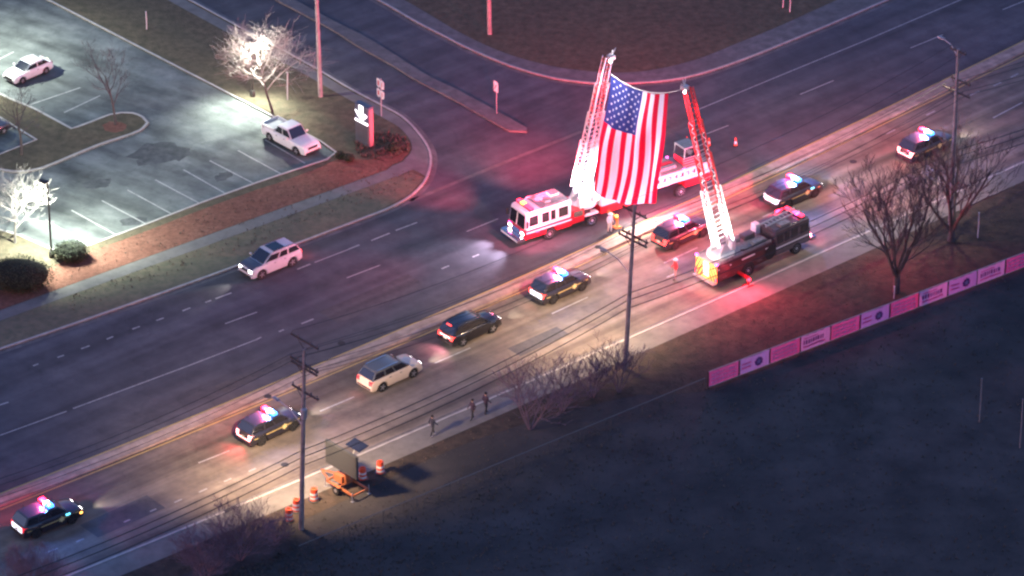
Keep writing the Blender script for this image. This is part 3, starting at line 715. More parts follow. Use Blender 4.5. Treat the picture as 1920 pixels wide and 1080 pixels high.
# --- tiller truck, angled across the far carriageway
hdA = HD((1282, 368), (1030, 449))
pA = G(1030, 449); fw = Vector((math.cos(hdA), math.sin(hdA), 0)); lf = Vector((-fw.y, fw.x, 0))
o = pA - lf*1.15           # axle centre under the cab (near side faces the camera = the truck's left)
tA = thing('tiller_fire_truck', 'white and red tractor drawn ladder truck with its aerial ladder raised', 'fire truck', (o.x, o.y, .012), hdA)
root = tA
HW = 1.24
mb = MB()   # cab upper
mb.hexa([(2.35, -HW, 1.35), (2.35, HW, 1.35), (-2.1, HW, 1.35), (-2.1, -HW, 1.35)], [(2.15, -HW+.06, 2.95), (2.15, HW-.06, 2.95), (-2.1, HW-.06, 2.98), (-2.1, -HW+.06, 2.98)])
mb.build('cab', M_FWHITE, root, bevel=.12, seg=3, smooth=True)
mb = MB()
mb.box((1.38, 0, 1.08), (2.06, 2*HW+.04, .86)); mb.box((-1.35, 0, 1.08), (1.5, 2*HW+.04, .86)); mb.box((0, 0, 1.32), (1.3, 2*HW+.03, .38))
mb.build('cab_lower', M_FRED, root, bevel=.05)
mb = MB()
for sg in (-1, 1): mb.box((.1, sg*(HW+.028), 1.24), (4.3, .02, .12))
mb.build('stripe', M_STRIPE, root)
mb = MB(); mb.hexa([(2.37, -1.05, 1.55), (2.37, 1.05, 1.55), (2.30, 1.05, 1.55), (2.30, -1.05, 1.55)], [(2.235, -1.0, 2.65), (2.235, 1.0, 2.65), (2.15, 1.0, 2.65), (2.15, -1.0, 2.65)]); mb.build('windshield', M_GLASS, root, bevel=.02)
mb = MB(); mb.bar((2.40, 0, 1.55), (2.25, 0, 2.66), .06, .04); mb.build('windshield_pillar', M_FWHITE, root)
for x0, x1 in ((1.1, 1.95), (.05, .75), (-.55, -.1), (-1.75, -.85)):
    for sg in (-1, 1):
        mb = MB(); y = lambda z: sg*(HW+.012-.06*(z-1.35)/1.6); mb.hexa([(x0, y(1.75)-sg*.03, 1.75), (x1, y(1.75)-sg*.03, 1.75), (x1, y(1.75), 1.75), (x0, y(1.75), 1.75)], [(x0, y(2.6)-sg*.03, 2.6), (x1, y(2.6)-sg*.03, 2.6), (x1, y(2.6)+sg*.004, 2.6), (x0, y(2.6)+sg*.004, 2.6)]); mb.build('side_window', M_GLASS, root)
mb = MB(); mb.box((2.72, 0, .72), (.75, 2.5, .36)); mb.build('bumper', M_CHROME, root, bevel=.05)
mb = MB(); mb.box((3.10, 0, .72), (.03, 2.3, .14)); mb.build('bumper_stripe', M_STRIPE, root)
mb = MB(); mb.box((2.40, 0, 1.12), (.06, 1.1, .42)); mb.build('grille', M_CHROME, root, bevel=.02)
for sg in (-1, 1):
    mb = MB(); mb.box((2.41, sg*.88, 1.12), (.07, .42, .2)); mb.build('headlight', E_HEAD, root, bevel=.02)
    mb = MB(); mb.box((2.41, sg*.88, 1.36), (.07, .42, .13)); mb.build('warning_light', E_RED if sg > 0 else E_MAG, root, bevel=.02)
    mb = MB(); mb.box((2.28, sg*1.45, 2.1), (.16, .14, .55)); mb.bar((2.2, sg*1.2, 2.45), (2.28, sg*1.45, 2.35), .05); mb.build('mirror', M_TRIM, root)
    mb = MB(); mb.box((1.2, sg*(HW+.04), 1.14), (.3, .05, .16)); mb.build('warning_light', E_RED, root, bevel=.01)
mb = MB(); mb.box((1.55, 0, 3.02), (.4, 2.0, .07)); lb = mb.build('light_bar', M_TRIM, root)
for y, m in ((-.75, E_RED), (-.25, E_AMBER), (.25, E_RED), (.75, E_RED)):
    mb = MB(); mb.box((1.55, y, 3.13), (.38, .46, .16)); mb.build('lens', m, lb, bevel=.03)
mb = MB(); mb.box((-.6, 0, 3.0), (2.7, 2.2, .05)); mb.box((-1.3, -.4, 3.1), (.8, .7, .18)); mb.bar((.3, .9, 3.05), (-1.6, .9, 3.05), .06); mb.bar((.3, -.9, 3.05), (-1.6, -.9, 3.05), .06); mb.box((-.2, .3, 3.12), (.5, .6, .2)); mb.build('roof_deck', M_DECK, root)
for x in (0,):
    for sg in (-1, 1): truck_wheel(root, x, sg*1.06)
for sg in (-1, 1): truck_wheel(root, -4.05, sg*1.0, wd=.5)
# tractor frame and fifth wheel with the turntable
mb = MB(); mb.box((-3.4, 0, .95), (3.0, .9, .35)); mb.box((-3.1, 0, 1.35), (1.7, 2.3, .45)); mb.build('tractor_frame', M_TRIM, root, bevel=.03)
mb = MB(); mb.box((-2.72, 0, 1.3), (1.15, 2.46, 1.15)); mb.build('pump_panel', M_FRED, root, bevel=.04)
for sg in (-1, 1):
    mb = MB(); mb.box((-2.72, sg*1.24, 1.55), (.9, .03, .5)); mb.build('gauge_panel', M_CHROME, root, bevel=.01)
for sg in (-1, 1):
    mb = MB(); mb.hexa([(-4.75, sg*.75, 1.05), (-4.75, sg*1.28, 1.05), (-3.35, sg*1.28, 1.05), (-3.35, sg*.75, 1.05)], [(-4.6, sg*.75, 1.25), (-4.6, sg*1.28, 1.25), (-3.5, sg*1.28, 1.25), (-3.5, sg*.75, 1.25)]); mb.build('mudguard', M_FWHITE, root, bevel=.04)
mb = MB(); mb.lathe([(1.15, 1.62), (1.2, 1.7), (1.2, 1.9), (1.05, 1.95)], 28, 'z', (-3.9, 0, 0)); mb.build('turntable', M_LWHITE, root, smooth=True)
mb = MB()
for sg in (-1, 1):
    mb.hexa([(-4.7, sg*.62-.08, 1.9), (-4.7, sg*.62+.08, 1.9), (-3.3, sg*.62+.08, 1.9), (-3.3, sg*.62-.08, 1.9)], [(-4.3, sg*.62-.08, 3.0), (-4.3, sg*.62+.08, 3.0), (-3.9, sg*.62+.08, 3.0), (-3.9, sg*.62-.08, 3.0)])
mb.build('ladder_cradle', M_LWHITE, root, bevel=.03)
mb = MB(); mb.box((-3.2, .95, 2.35), (.5, .4, .9)); mb.tube([(-2.9, 1.25, 1.9), (-2.9, 1.25, 2.9), (-3.6, 1.25, 2.9), (-3.6, 1.25, 1.9)], .03, 6); mb.build('control_pedestal', M_LWHITE, root)
mb = MB()
for sg in (-1, 1): mb.tube([(-3.0, sg*.45, 1.9), (-4.1, sg*.5, 3.9)], [.14, .1], 8)
mb.build('lift_cylinder', M_LWHITE, root)
mb = MB(); mb.box((-4.75, .55, 2.35), (.7, .9, .8)); mb.build('turntable_cabinet', M_LWHITE, root, bevel=.04)
# trailer
mb = MB(); mb.box((-10.3, 0, 1.95), (10.8, 2.4, .95)); mb.build('trailer_body', M_FWHITE, root, bevel=.06)
mb = MB(); mb.box((-7.6, 0, 1.12), (5.4, 2.42, .7)); mb.box((-14.35, 0, 1.12), (2.6, 2.42, .7)); mb.build('trailer_lower', M_FRED, root, bevel=.05)
mb = MB(); mb.box((-10.3, 0, 2.46), (10.7, 2.2, .06)); mb.build('trailer_deck', M_DECK, root)
mb = MB()
for sg in (-1, 1):
    xx = -14.9
    for k, l in enumerate([.16, .16, .1, .2, .14, .1, .18, .16, .12, .2, .1, .16, .18, .12, .14]):
        mb.box((xx+.3+k*.58, sg*1.215, 2.08), (l, .02, .34)); mb.box((xx+.46+k*.58, sg*1.215, 2.08+.12*((k % 3)-1)), (.16, .02, .08))
mb.build('side_lettering', M_TRIM, root)
mb = MB()
for sg in (-1, 1): mb.box((-10.3, sg*1.213, 1.58), (10.6, .02, .12))
mb.build('trailer_stripe', M_STRIPE, root)
for k in range(5):
    for sg in (-1, 1):
        mb = MB(); mb.box((-5.6-k*1.02, sg*1.222, 1.12), (.9, .03, .52)); d_ = mb.build('locker_door', M_FRED, root, bevel=.01)
        h_ = MB(); h_.bar((-5.5-k*1.02, sg*1.25, 1.15), (-5.7-k*1.02, sg*1.25, 1.15), .03); h_.build('handle', M_CHROME, d_)
for sg in (-1, 1): truck_wheel(root, -12.75, sg*1.0, .52, .4)
mb = MB()
for k in range(9): mb.box((-6.6-k*.55, .2, 2.6+.04*(k % 3)), (.4, .9, .22))
mb.build('hose_bed', mat('hose_dark', (.10, .08, .08), .8, noise=.4, scale=3), root, bevel=.04)
for k in range(3):
    mb = MB(); mb.box((-11.9+k*.02, -.7+k*.55, 2.62), (1.6, .42, .28)); mb.build('deck_locker', M_DECK if k != 1 else M_FRED, root, bevel=.03)
mb = MB()
for k in range(6): mb.tube([(-6.2-k*.9, 1.1, 2.49), (-6.2-k*.9, 1.1, 2.85)], .025, 5)
mb.bar((-6.2, 1.1, 2.85), (-10.7, 1.1, 2.85), .04); mb.build('deck_rail', M_STEEL, root)
# tiller cab
mb = MB(); mb.box((-14.0, 0, 2.75), (1.4, 1.5, .6)); mb.build('tiller_cab', M_FRED, root, bevel=.06)
mb = MB(); mb.hexa([(-13.3, -.72, 3.05), (-13.3, .72, 3.05), (-14.65, .72, 3.05), (-14.65, -.72, 3.05)], [(-13.42, -.66, 3.95), (-13.42, .66, 3.95), (-14.6, .66, 3.95), (-14.6, -.66, 3.95)]); mb.build('tiller_window', M_GLASS, root, bevel=.03)
mb = MB(); mb.box((-14.0, 0, 4.0), (1.35, 1.45, .10)); mb.bar((-13.34, .7, 3.0), (-13.42, .67, 3.98), .07); mb.bar((-13.34, -.7, 3.0), (-13.42, -.67, 3.98), .07); mb.bar((-14.66, .7, 3.0), (-14.6, .67, 3.98), .07); mb.bar((-14.66, -.7, 3.0), (-14.6, -.67, 3.98), .07); mb.build('tiller_roof', M_DECK, root, bevel=.02)
mb = MB()
for k in range(4): mb.bar((-13.2, .78, 2.5+.22*k), (-14.7, .78, 2.5+.22*k), .04)
mb.build('hand_rail', M_STEEL, root)
for sg in (-1, 1):
    mb = MB(); mb.box((-15.72, sg*1.0, 1.9), (.05, .26, .4)); mb.build('taillight', E_RED, root, bevel=.02)
    mb = MB(); mb.box((-13.0, sg*1.22, 2.5), (.22, .12, .16)); mb.build('warning_light', E_MAG, root, bevel=.02)
    mb = MB(); mb.box((-15.6, sg*1.22, 2.55), (.22, .12, .16)); mb.build('warning_light', E_RED, root, bevel=.02)
mb = MB(); mb.ball((-8.9, .95, 2.75), .16, 10); mb.build('warning_light', E_AMBER, root)
# outrigger at the tractor
for sg in (-1, 1):
    mb = MB(); mb.bar((-5.6, sg*1.0, .9), (-5.6, sg*2.5, .8), .22, .26); mb.bar((-5.6, sg*2.5, .9), (-5.6, sg*2.5, .12), .16); mb.box((-5.6, sg*2.5, .06), (.6, .6, .08)); mb.build('outrigger', mat('outrigger_orange', (.75, .25, .06), .5), root, bevel=.02)
mb = MB(); mb.ball((-5.6, 2.45, 1.02), .12, 8); mb.build('warning_light', E_AMBER, root)

def world_of(o, v):
    M = Matrix.Translation(o.location) @ Matrix.Rotation(o.rotation_euler.z, 4, 'Z'); return M @ Vector(v)
def local_of(o, v):
    M = Matrix.Translation(o.location) @ Matrix.Rotation(o.rotation_euler.z, 4, 'Z'); return M.inverted() @ Vector(v)
ROADV = Vector((math.cos(R(43)), math.sin(R(43)), 0)); CROSS = Vector((ROADV.y, -ROADV.x, 0))
B1 = world_of(tA, (-4.0, 0, 3.0))
T1 = ray_plane(1146, 108, B1+ROADV*1.2, ROADV)
lB, lT = local_of(tA, B1), local_of(tA, T1)
side1 = ROADV
def rot_in(o, v): return Matrix.Rotation(-o.rotation_euler.z, 3, 'Z') @ Vector(v)
aerial(tA, lB, lT, rot_in(tA, side1), 1.55, [[M_LWHITE, M_LWHITE], [M_STEEL, M_STEEL], [M_STEEL, M_LRED], [M_STEEL, M_LRED]], None)
def tip_gear(root, lT, lB, wide=.5):
    d = (lT-lB).normalized()
    mb = MB(); mb.box(lT+Vector((0, 0, .05)), (.5, .5, .3)); mb.tube([lT, lT+d*.7], .06, 6); mb.tube([lT+d*.1, lT+d*.5+Vector((.5, .3, .1))], .035, 5); mb.tube([lT+d*.1, lT+d*.5+Vector((-.5, -.3, .1))], .035, 5)
    mb.build('ladder_nozzle', M_STEEL, root)
    for sg in (-1, 1):
        mb = MB(); mb.ball(lT+Vector((.3*sg, .34*sg, -.1)), .15, 10); mb.build('tip_light', E_WHITE, root)
tip_gear(tA, lT, lB)

# --- tower truck on the near carriageway
hdB = HD((1345, 545), (1525, 463))
pB = G(1344, 545); fB = Vector((math.cos(hdB), math.sin(hdB), 0)); lB_ = Vector((-fB.y, fB.x, 0))
o = pB + lB_*1.22 + fB*5.2
tB = thing('tower_fire_truck', 'dark maroon ladder truck with yellow and red chevrons on its rear', 'fire truck', (o.x, o.y, .016), hdB); root = tB
mb = MB(); mb.box((-2.2, 0, 1.35), (6.0, 2.4, 1.5)); mb.build('body', M_MAROON, root, bevel=.06)
mb = MB(); mb.box((-2.2, 0, 2.14), (5.9, 2.3, .08)); mb.bar((.7, -1.12, 2.3), (-4.9, -1.12, 2.3), .07); mb.bar((.7, 1.12, 2.3), (-4.9, 1.12, 2.3), .07); mb.build('deck', M_DECK, root)
mb = MB(); mb.hexa([(5.15, -1.22, .62), (5.15, 1.22, .62), (1.1, 1.22, .62), (1.1, -1.22, .62)], [(4.95, -1.15, 2.85), (4.95, 1.15, 2.85), (1.1, 1.15, 2.9), (1.1, -1.15, 2.9)]); mb.build('cab', M_FDARK, root, bevel=.12, seg=3, smooth=True)
mb = MB(); mb.hexa([(5.13, -1.05, 1.5), (5.13, 1.05, 1.5), (5.0, 1.05, 1.5), (5.0, -1.05, 1.5)], [(5.02, -1.0, 2.55), (5.02, 1.0, 2.55), (4.9, 1.0, 2.55), (4.9, -1.0, 2.55)]); mb.build('windshield', M_GLASS, root, bevel=.02)
for x0, x1 in ((3.9, 4.75), (2.9, 3.6), (2.2, 2.7), (1.35, 2.0)):
    for sg in (-1, 1):
        mb = MB(); y = lambda z: sg*(1.235-.07*(z-.62)/2.25); mb.hexa([(x0, y(1.7)-sg*.03, 1.7), (x1, y(1.7)-sg*.03, 1.7), (x1, y(1.7), 1.7), (x0, y(1.7), 1.7)], [(x0, y(2.5)-sg*.03, 2.5), (x1, y(2.5)-sg*.03, 2.5), (x1, y(2.5)+sg*.004, 2.5), (x0, y(2.5)+sg*.004, 2.5)]); mb.build('side_window', M_GLASS, root)
mb = MB()
for sg in (-1, 1):
    mb.box((3.1, sg*1.225, 1.35), (3.9, .02, .1)); mb.box((-2.2, sg*1.21, 1.75), (5.8, .02, .1))
    for k in range(2):
        mb.bar((-.2+k*.1, sg*1.215, 1.05), (.35, sg*1.215, 1.45), .02, .1); mb.bar((-.9, sg*1.215, 1.05), (-.2, sg*1.215, 1.05), .02, .1)
mb.build('stripe', M_STRIPE, root)
for k in range(4):
    for sg in (-1, 1):
        if k == 2: continue
        mb = MB(); mb.box((-4.4+k*1.28, sg*1.215, 1.3), (1.15, .03, 1.05)); d_ = mb.build('locker_door', M_MAROON, root, bevel=.012)
        h_ = MB(); h_.bar((-4.1+k*1.28, sg*1.245, .95), (-4.7+k*1.28, sg*1.245, .95), .03); h_.build('handle', M_CHROME, d_)
for sg in (-1, 1):
    truck_wheel(root, 3.5, sg*1.05); truck_wheel(root, -1.84, sg*1.0, .52, .5)
    mb = MB(); mb.lathe([(.66, -.04), (.66, .04)], 20, 'y', (-1.84, sg*1.2, .62)); mb.build('wheel_well', M_TRIM, root)
# chevron rear
mb = MB(); xr = -5.22
mb.box((-5.205, 0, 1.35), (.03, 2.4, 1.5), 2)
n = 9
for sg in (-1, 1):
    for k in range(-3, 8):
        y0 = k*.34; poly = []
        for (yy, zz) in ((0, 0), (.17, 0), (.17+.75, 1.5), (.75, 1.5)):
            poly.append((y0+yy-.6, zz))
        # clip to 0..1.2
        def clip(P, c, keep):
            out = []
            for i in range(len(P)):
                a, b = P[i], P[(i+1) % len(P)]
                ia, ib = keep(a[0]), keep(b[0])
                if ia: out.append(a)
                if ia != ib: t_ = (c-a[0])/(b[0]-a[0]); out.append((c, a[1]+(b[1]-a[1])*t_))
            return out
        poly = clip(poly, .32, lambda v: v >= .32)
        if len(poly) > 2: poly = clip(poly, 1.2, lambda v: v <= 1.2)
        if len(poly) > 2:
            mb.add([(xr-.004, sg*(1.52-a), .6+b) for a, b in poly], [tuple(range(len(poly)))], 1)
mb.build('chevron_panel', [M_CHEVY, M_CHEVR, M_CHEVY], root)
mb = MB(); mb.box((-5.24, 0, 1.45), (.03, .62, 1.2)); mb.build('rear_door', M_STRIPE, root, bevel=.01)
mb = MB(); mb.box((-5.35, 0, .55), (.35, 2.4, .1)); mb.build('rear_step', M_DECK, root)
for sg in (-1, 1):
    mb = MB(); mb.box((-5.235, sg*1.12, .85), (.05, .16, .3)); mb.build('taillight', E_RED, root, bevel=.01)
    mb = MB(); mb.box((-5.2, sg*1.13, 2.25), (.16, .2, .16)); mb.build('warning_light', E_MAG, root, bevel=.02)
    mb = MB(); mb.box((5.19, sg*.9, 1.05), (.06, .4, .2)); mb.build('headlight', E_HEAD, root, bevel=.02)
    mb = MB(); mb.bar((-2.9, sg*1.0, .8), (-2.9, sg*2.35, .72), .2, .24); mb.bar((-2.9, sg*2.35, .8), (-2.9, sg*2.35, .1), .15); mb.box((-2.9, sg*2.35, .06), (.7, .7, .08)); mb.build('outrigger', M_FRED, root, bevel=.02)
    mb = MB(); mb.ball((-2.9, sg*2.42, .62), .16, 10); mb.build('warning_light', E_RED, root)
mb = MB(); mb.box((5.45, 0, .7), (.6, 2.4, .34)); mb.build('bumper', M_CHROME, root, bevel=.05)
mb = MB(); mb.box((4.3, 0, 2.93), (.4, 2.0, .07)); lb = mb.build('light_bar', M_TRIM, root)
for y, m in ((-.75, E_RED), (-.25, E_MAG), (.25, E_RED), (.75, E_RED)):
    mb = MB(); mb.box((4.3, y, 3.04), (.36, .46, .16)); mb.build('lens', m, lb, bevel=.03)
mb = MB(); mb.box((3.6, 1.0, 3.0), (.8, .12, .12)); mb.build('roof_flasher', E_RED, root, bevel=.02)
mb = MB(); mb.box((.8, .75, 2.55), (.5, .6, .9)); mb.build('control_box', M_FWHITE, root, bevel=.03)
mb = MB(); mb.lathe([(.62, -.05), (.55, .0), (.4, .05), (.1, .06)], 20, 'y', (.55, -1.22, 1.3)); mb.build('hose_reel', M_TRIM, root)
for k, (x, y, lx, ly, hz) in enumerate(((-.3, .55, 1.1, .7, .42), (-1.6, .75, 1.0, .5, .3), (-.2, -.6, 1.3, .5, .26))):
    mb = MB(); mb.box((x, y, 2.18+hz/2), (lx, ly, hz)); mb.build('deck_locker', M_DECK if k else M_FDARK, root, bevel=.03)
mb = MB(); mb.tube([(.6, -.95, 2.3), (-1.9, -.95, 2.3), (-2.3, -.8, 2.35)], .09, 8); mb.build('suction_hose', M_TRIM, root)
mb = MB()
for y in (-.28, .28): mb.bar((.9, y, 3.05), (4.6, y, 3.15), .09, .12)
for k in range(9): mb.bar((1.1+k*.4, -.28, 3.07+.011*k), (1.1+k*.4, .28, 3.07+.011*k), .05)
mb.build('roof_rack', M_STEEL, root)
mb = MB(); mb.box((2.4, -.75, 3.0), (1.1, .6, .2)); mb.build('air_conditioner', M_DECK, root, bevel=.04)
mb = MB(); mb.lathe([(1.05, 2.15), (1.1, 2.22), (1.1, 2.42), (.95, 2.46)], 28, 'z', (-3.7, 0, 0)); mb.build('turntable', M_LWHITE, root, smooth=True)
mb = MB()
for sg in (-1, 1):
    mb.hexa([(-4.4, sg*.55-.07, 2.44), (-4.4, sg*.55+.07, 2.44), (-3.1, sg*.55+.07, 2.44), (-3.1, sg*.55-.07, 2.44)], [(-4.0, sg*.55-.07, 3.3), (-4.0, sg*.55+.07, 3.3), (-3.6, sg*.55+.07, 3.3), (-3.6, sg*.55-.07, 3.3)])
mb.build('ladder_cradle', M_LWHITE, root, bevel=.03)
mb = MB(); mb.tube([(-3.0, -.6, 2.45), (-3.0, -.6, 3.5), (-2.7, .4, 3.5), (-2.7, .4, 2.45)], .035, 6); mb.box((-2.9, -.4, 2.9), (.35, .5, .8)); mb.build('control_pedestal', M_LWHITE, root)
B2 = world_of(tB, (-3.75, 0, 3.2))
T2 = ray_plane(1284, 165, B2-ROADV*.2, ROADV)
lB2, lT2 = local_of(tB, B2), local_of(tB, T2)
aerial(tB, lB2, lT2, rot_in(tB, ROADV), 1.5, [[M_LWHITE, M_LWHITE], [M_LRED, M_STEEL], [M_LRED, M_STEEL], [M_LRED, M_LRED]], None)
tip_gear(tB, lT2, lB2)
print('tips', T1, T2, 'bases', B1, B2)

# truck lighting: lamps the trucks carry, plus added red fills
L = lamp
L('ladder_floodlight', 'SPOT', 24000, (1, .93, 1), lB+Vector((1.9, 1.2, .6)), tA, .2, lB.lerp(lT, .08)-(lB+Vector((1.9, 1.2, .6))), 80, .9)
L('ladder_floodlight', 'SPOT', 17000, (1, .93, 1), lB+Vector((-1.6, 2.2, .3)), tA, .2, lB.lerp(lT, .06)-(lB+Vector((-1.6, 2.2, .3))), 100, .9)
L('scene_light', 'SPOT', 5000, (1, .85, .8), (-7.5, 1.5, 3.2), tA, .2, (.1, 1, -.55), 130, .8)
L('trailer_red_fill', 'SPOT', 3200, (1, .18, .32), (-9.5, 4.2, 3.6), tA, .3, (-.12, -1, -.55), 130, .9)  # added fill out beside the truck, reddens the trailer's near side
RB = (1, .05, .11)
def beam(o, w, loc, aim, cone=125): L('warning_beam', 'SPOT', w, RB, loc, o, .25, aim, cone, .9)
for w_, a_, z_, c_ in ((32000, -2.9, .24, 80), (60000, -2.2, .2, 80), (24000, -1.42, -.10, 54), (8000, -.6, .10, 60), (20000, -.1, .18, 70), (3500, .75, .25, 80)):
    beam(tA, w_, (1.6+.8*math.cos(a_), .8*math.sin(a_), 3.35), (math.cos(a_), math.sin(a_), z_), c_)
for a_ in (-1.0, -1.9, -2.7, math.pi):
    beam(tA, 38000, (-13.5+1.2*math.cos(a_), 1.2*math.sin(a_), 3.3), (math.cos(a_), math.sin(a_), .22), 80)
beam(tA, 5000, (-10, 1.3, 2.7), (-.1, 1, -.30), 130)
L('headlight_beam', 'SPOT', 2600, (.88, .70, 1), (3.2, .8, 1.1), tA, .2, (1, .12, -.22), 80, 1)
L('headlight_beam', 'SPOT', 2600, (.88, .70, 1), (3.2, -.8, 1.1), tA, .2, (1, -.05, -.22), 80, 1)
L('cab_red_fill', 'SPOT', 3800, (1, .16, .28), (2.0, 3.4, 3.6), tA, .3, (-.25, -1, -.6), 110, .9)  # added fill off the truck, washes the cab side red
L('ladder_floodlight', 'SPOT', 22000, (.95, 1, .98), lB2+Vector((1.5, -1.2, .2)), tB, .2, lB2.lerp(lT2, .22)-(lB2+Vector((1.5, -1.2, .2))), 70, .9)
L('ladder_floodlight', 'SPOT', 11000, (.95, 1, .98), lB2+Vector((-1.6, -1.2, -.1)), tB, .2, lB2.lerp(lT2, .2)-(lB2+Vector((-1.6, -1.2, -.1))), 80, .9)
for a_, w_ in ((.2, 22000), (1.3, 30000), (2.3, 30000), (-1.2, 12000)): beam(tB, w_, (4.3+.9*math.cos(a_), .9*math.sin(a_), 3.3), (math.cos(a_), math.sin(a_), .10), 86)
beam(tB, 4500, (-3.6, -1.4, 2.7), (-.35, -1, -.35), 130)
L('red_beacon', 'POINT', 260, (1, .07, .16), (5.9, 0, 1.4), tB, .3)
L('red_beacon', 'POINT', 120, (1, .08, .14), (-3.0, -3.0, .9), tB, .3)
L('rear_worklight', 'SPOT', 600, (1, .85, .75), (-6.6, 0, 2.9), tB, .2, (.75, 0, -.8), 110, .8)
L('red_beacon', 'POINT', 260, (1, .06, .12), (-6.4, -.4, 1.4), tB, .3)
# lights at the ladder tips shine down the ladders and over the cloth
L('tip_floodlight', 'SPOT', 4000, (1, .9, .97), lT+Vector((0, 0, .1))-(rot_in(tA, ROADV)*1.9), tA, .2, rot_in(tA, CROSS*.8+ROADV*.35-Vector((0, 0, 1.5))), 120, .8)
L('tip_beacon', 'SPOT', 15000, (1, .12, .20), lT2+Vector((0, 0, .9))-rot_in(tB, ROADV)*1.6, tB, .2, (lB2-lT2)+rot_in(tB, ROADV)*1.5, 80, .8)
L('tip_beacon', 'SPOT', 5000, (1, .06, .12), lT+Vector((0, 0, .9))-rot_in(tA, ROADV)*1.6-rot_in(tA, CROSS)*.6, tA, .2, (lB-lT)+rot_in(tA, ROADV)*1.5, 60, .8)

# ------------------------------------------------------------------ flag and its halyard
def rope(t):      # t 0..1 from tip to tip
    p = T1.lerp(T2, t)+Vector((0, 0, -1.45*(1-t))); p.z -= .95*4*t*(1-t); return p
mb = MB(); mb.tube([rope(i/24) for i in range(25)], .03, 5)
tag(mb.build('rope', mat('rope', (.5, .48, .45), .8)), 'sagging rope strung between the two raised ladder tips', 'rope')
span = (T2-T1); span.z = 0
t0 = .015; FW = 6.55
t1 = t0+FW/span.length; FH = 9.45
print('span', span.length, 't1', t1)
sdir = span.normalized()
def flagp(u, v, off=0.0):   # u 0..1 across, v 0..1 down
    p = rope(t0+(t1-t0)*u)
    sway = 2.15*v**1.25-1.05*u*v+.15
    wave = .17*math.sin(u*15+v*2.6+.8*math.sin(v*3))*(.25+.75*v)+.10*math.sin(v*8+u*4)+.06*math.sin(u*31-v*5+2*math.sin(u*4))*(.4+.6*v)+.12*math.sin(u*7-v*4)*v
    q = p+Vector((0, 0, -.05-FH*v*(1-.03*u)))-ROADV*(sway)+ROADV*wave-sdir*(.12*math.sin(v*5)*v)
    return q
NU, NV = 52, 60
mb = MB()
vs = [flagp(i/NU, j/NV) for j in range(NV+1) for i in range(NU+1)]
fs = []; ms = []
cu, cv = 7/13, .40
for j in range(NV):
    for i in range(NU):
        u, v = (i+.5)/NU, (j+.5)/NV
        st = int(u*13)
        m = 2 if (u < cu and v < cv) else (1 if st % 2 else 0)
        mb.add([], [], 0)
        fs.append((j*(NU+1)+i, j*(NU+1)+i+1, (j+1)*(NU+1)+i+1, (j+1)*(NU+1)+i)); ms.append(m)
mb.v = [tuple(p) for p in vs]; mb.f = fs; mb.m = ms
def cloth(name, c, tl=.35):
    m = bpy.data.materials.new(name); m.use_nodes = True; n = m.node_tree; b = n.nodes['Principled BSDF']
    b.inputs['Base Color'].default_value = (*c, 1); b.inputs['Roughness'].default_value = .8; b.inputs['Specular IOR Level'].default_value = .2
    t = n.nodes.new('ShaderNodeBsdfTranslucent'); t.inputs[0].default_value = (*c, 1); mx = n.nodes.new('ShaderNodeMixShader'); mx.inputs[0].default_value = tl
    n.links.new(b.outputs[0], mx.inputs[1]); n.links.new(t.outputs[0], mx.inputs[2]); n.links.new(mx.outputs[0], n.nodes['Material Output'].inputs[0]); return m
C_R, C_W, C_B = cloth('flag_red', (.48, .004, .03)), cloth('flag_white', (.60, .565, .62)), cloth('flag_blue', (.02, .03, .14))
base_n = len(mb.v)
for row in range(11):
    for colm in range(9):
        # vertical hanging: six and five star rows run down the canton
        if (row+colm) % 2: continue
        u = cu*(colm+1)/10; v = cv*(row+1)/12
        c0 = flagp(u, v); du = (flagp(u+.01, v)-c0).normalized(); dv = -(flagp(u, v+.01)-c0).normalized(); nn = du.cross(dv).normalized()
        for sg in (-1, 1): star(mb, c0+nn*.02*sg, .125, 5, du, dv, nn, 1)
fo = mb.build('flag', [C_R, C_W, C_B]); tag(fo, 'huge American flag hanging between the two fire ladders', 'flag')

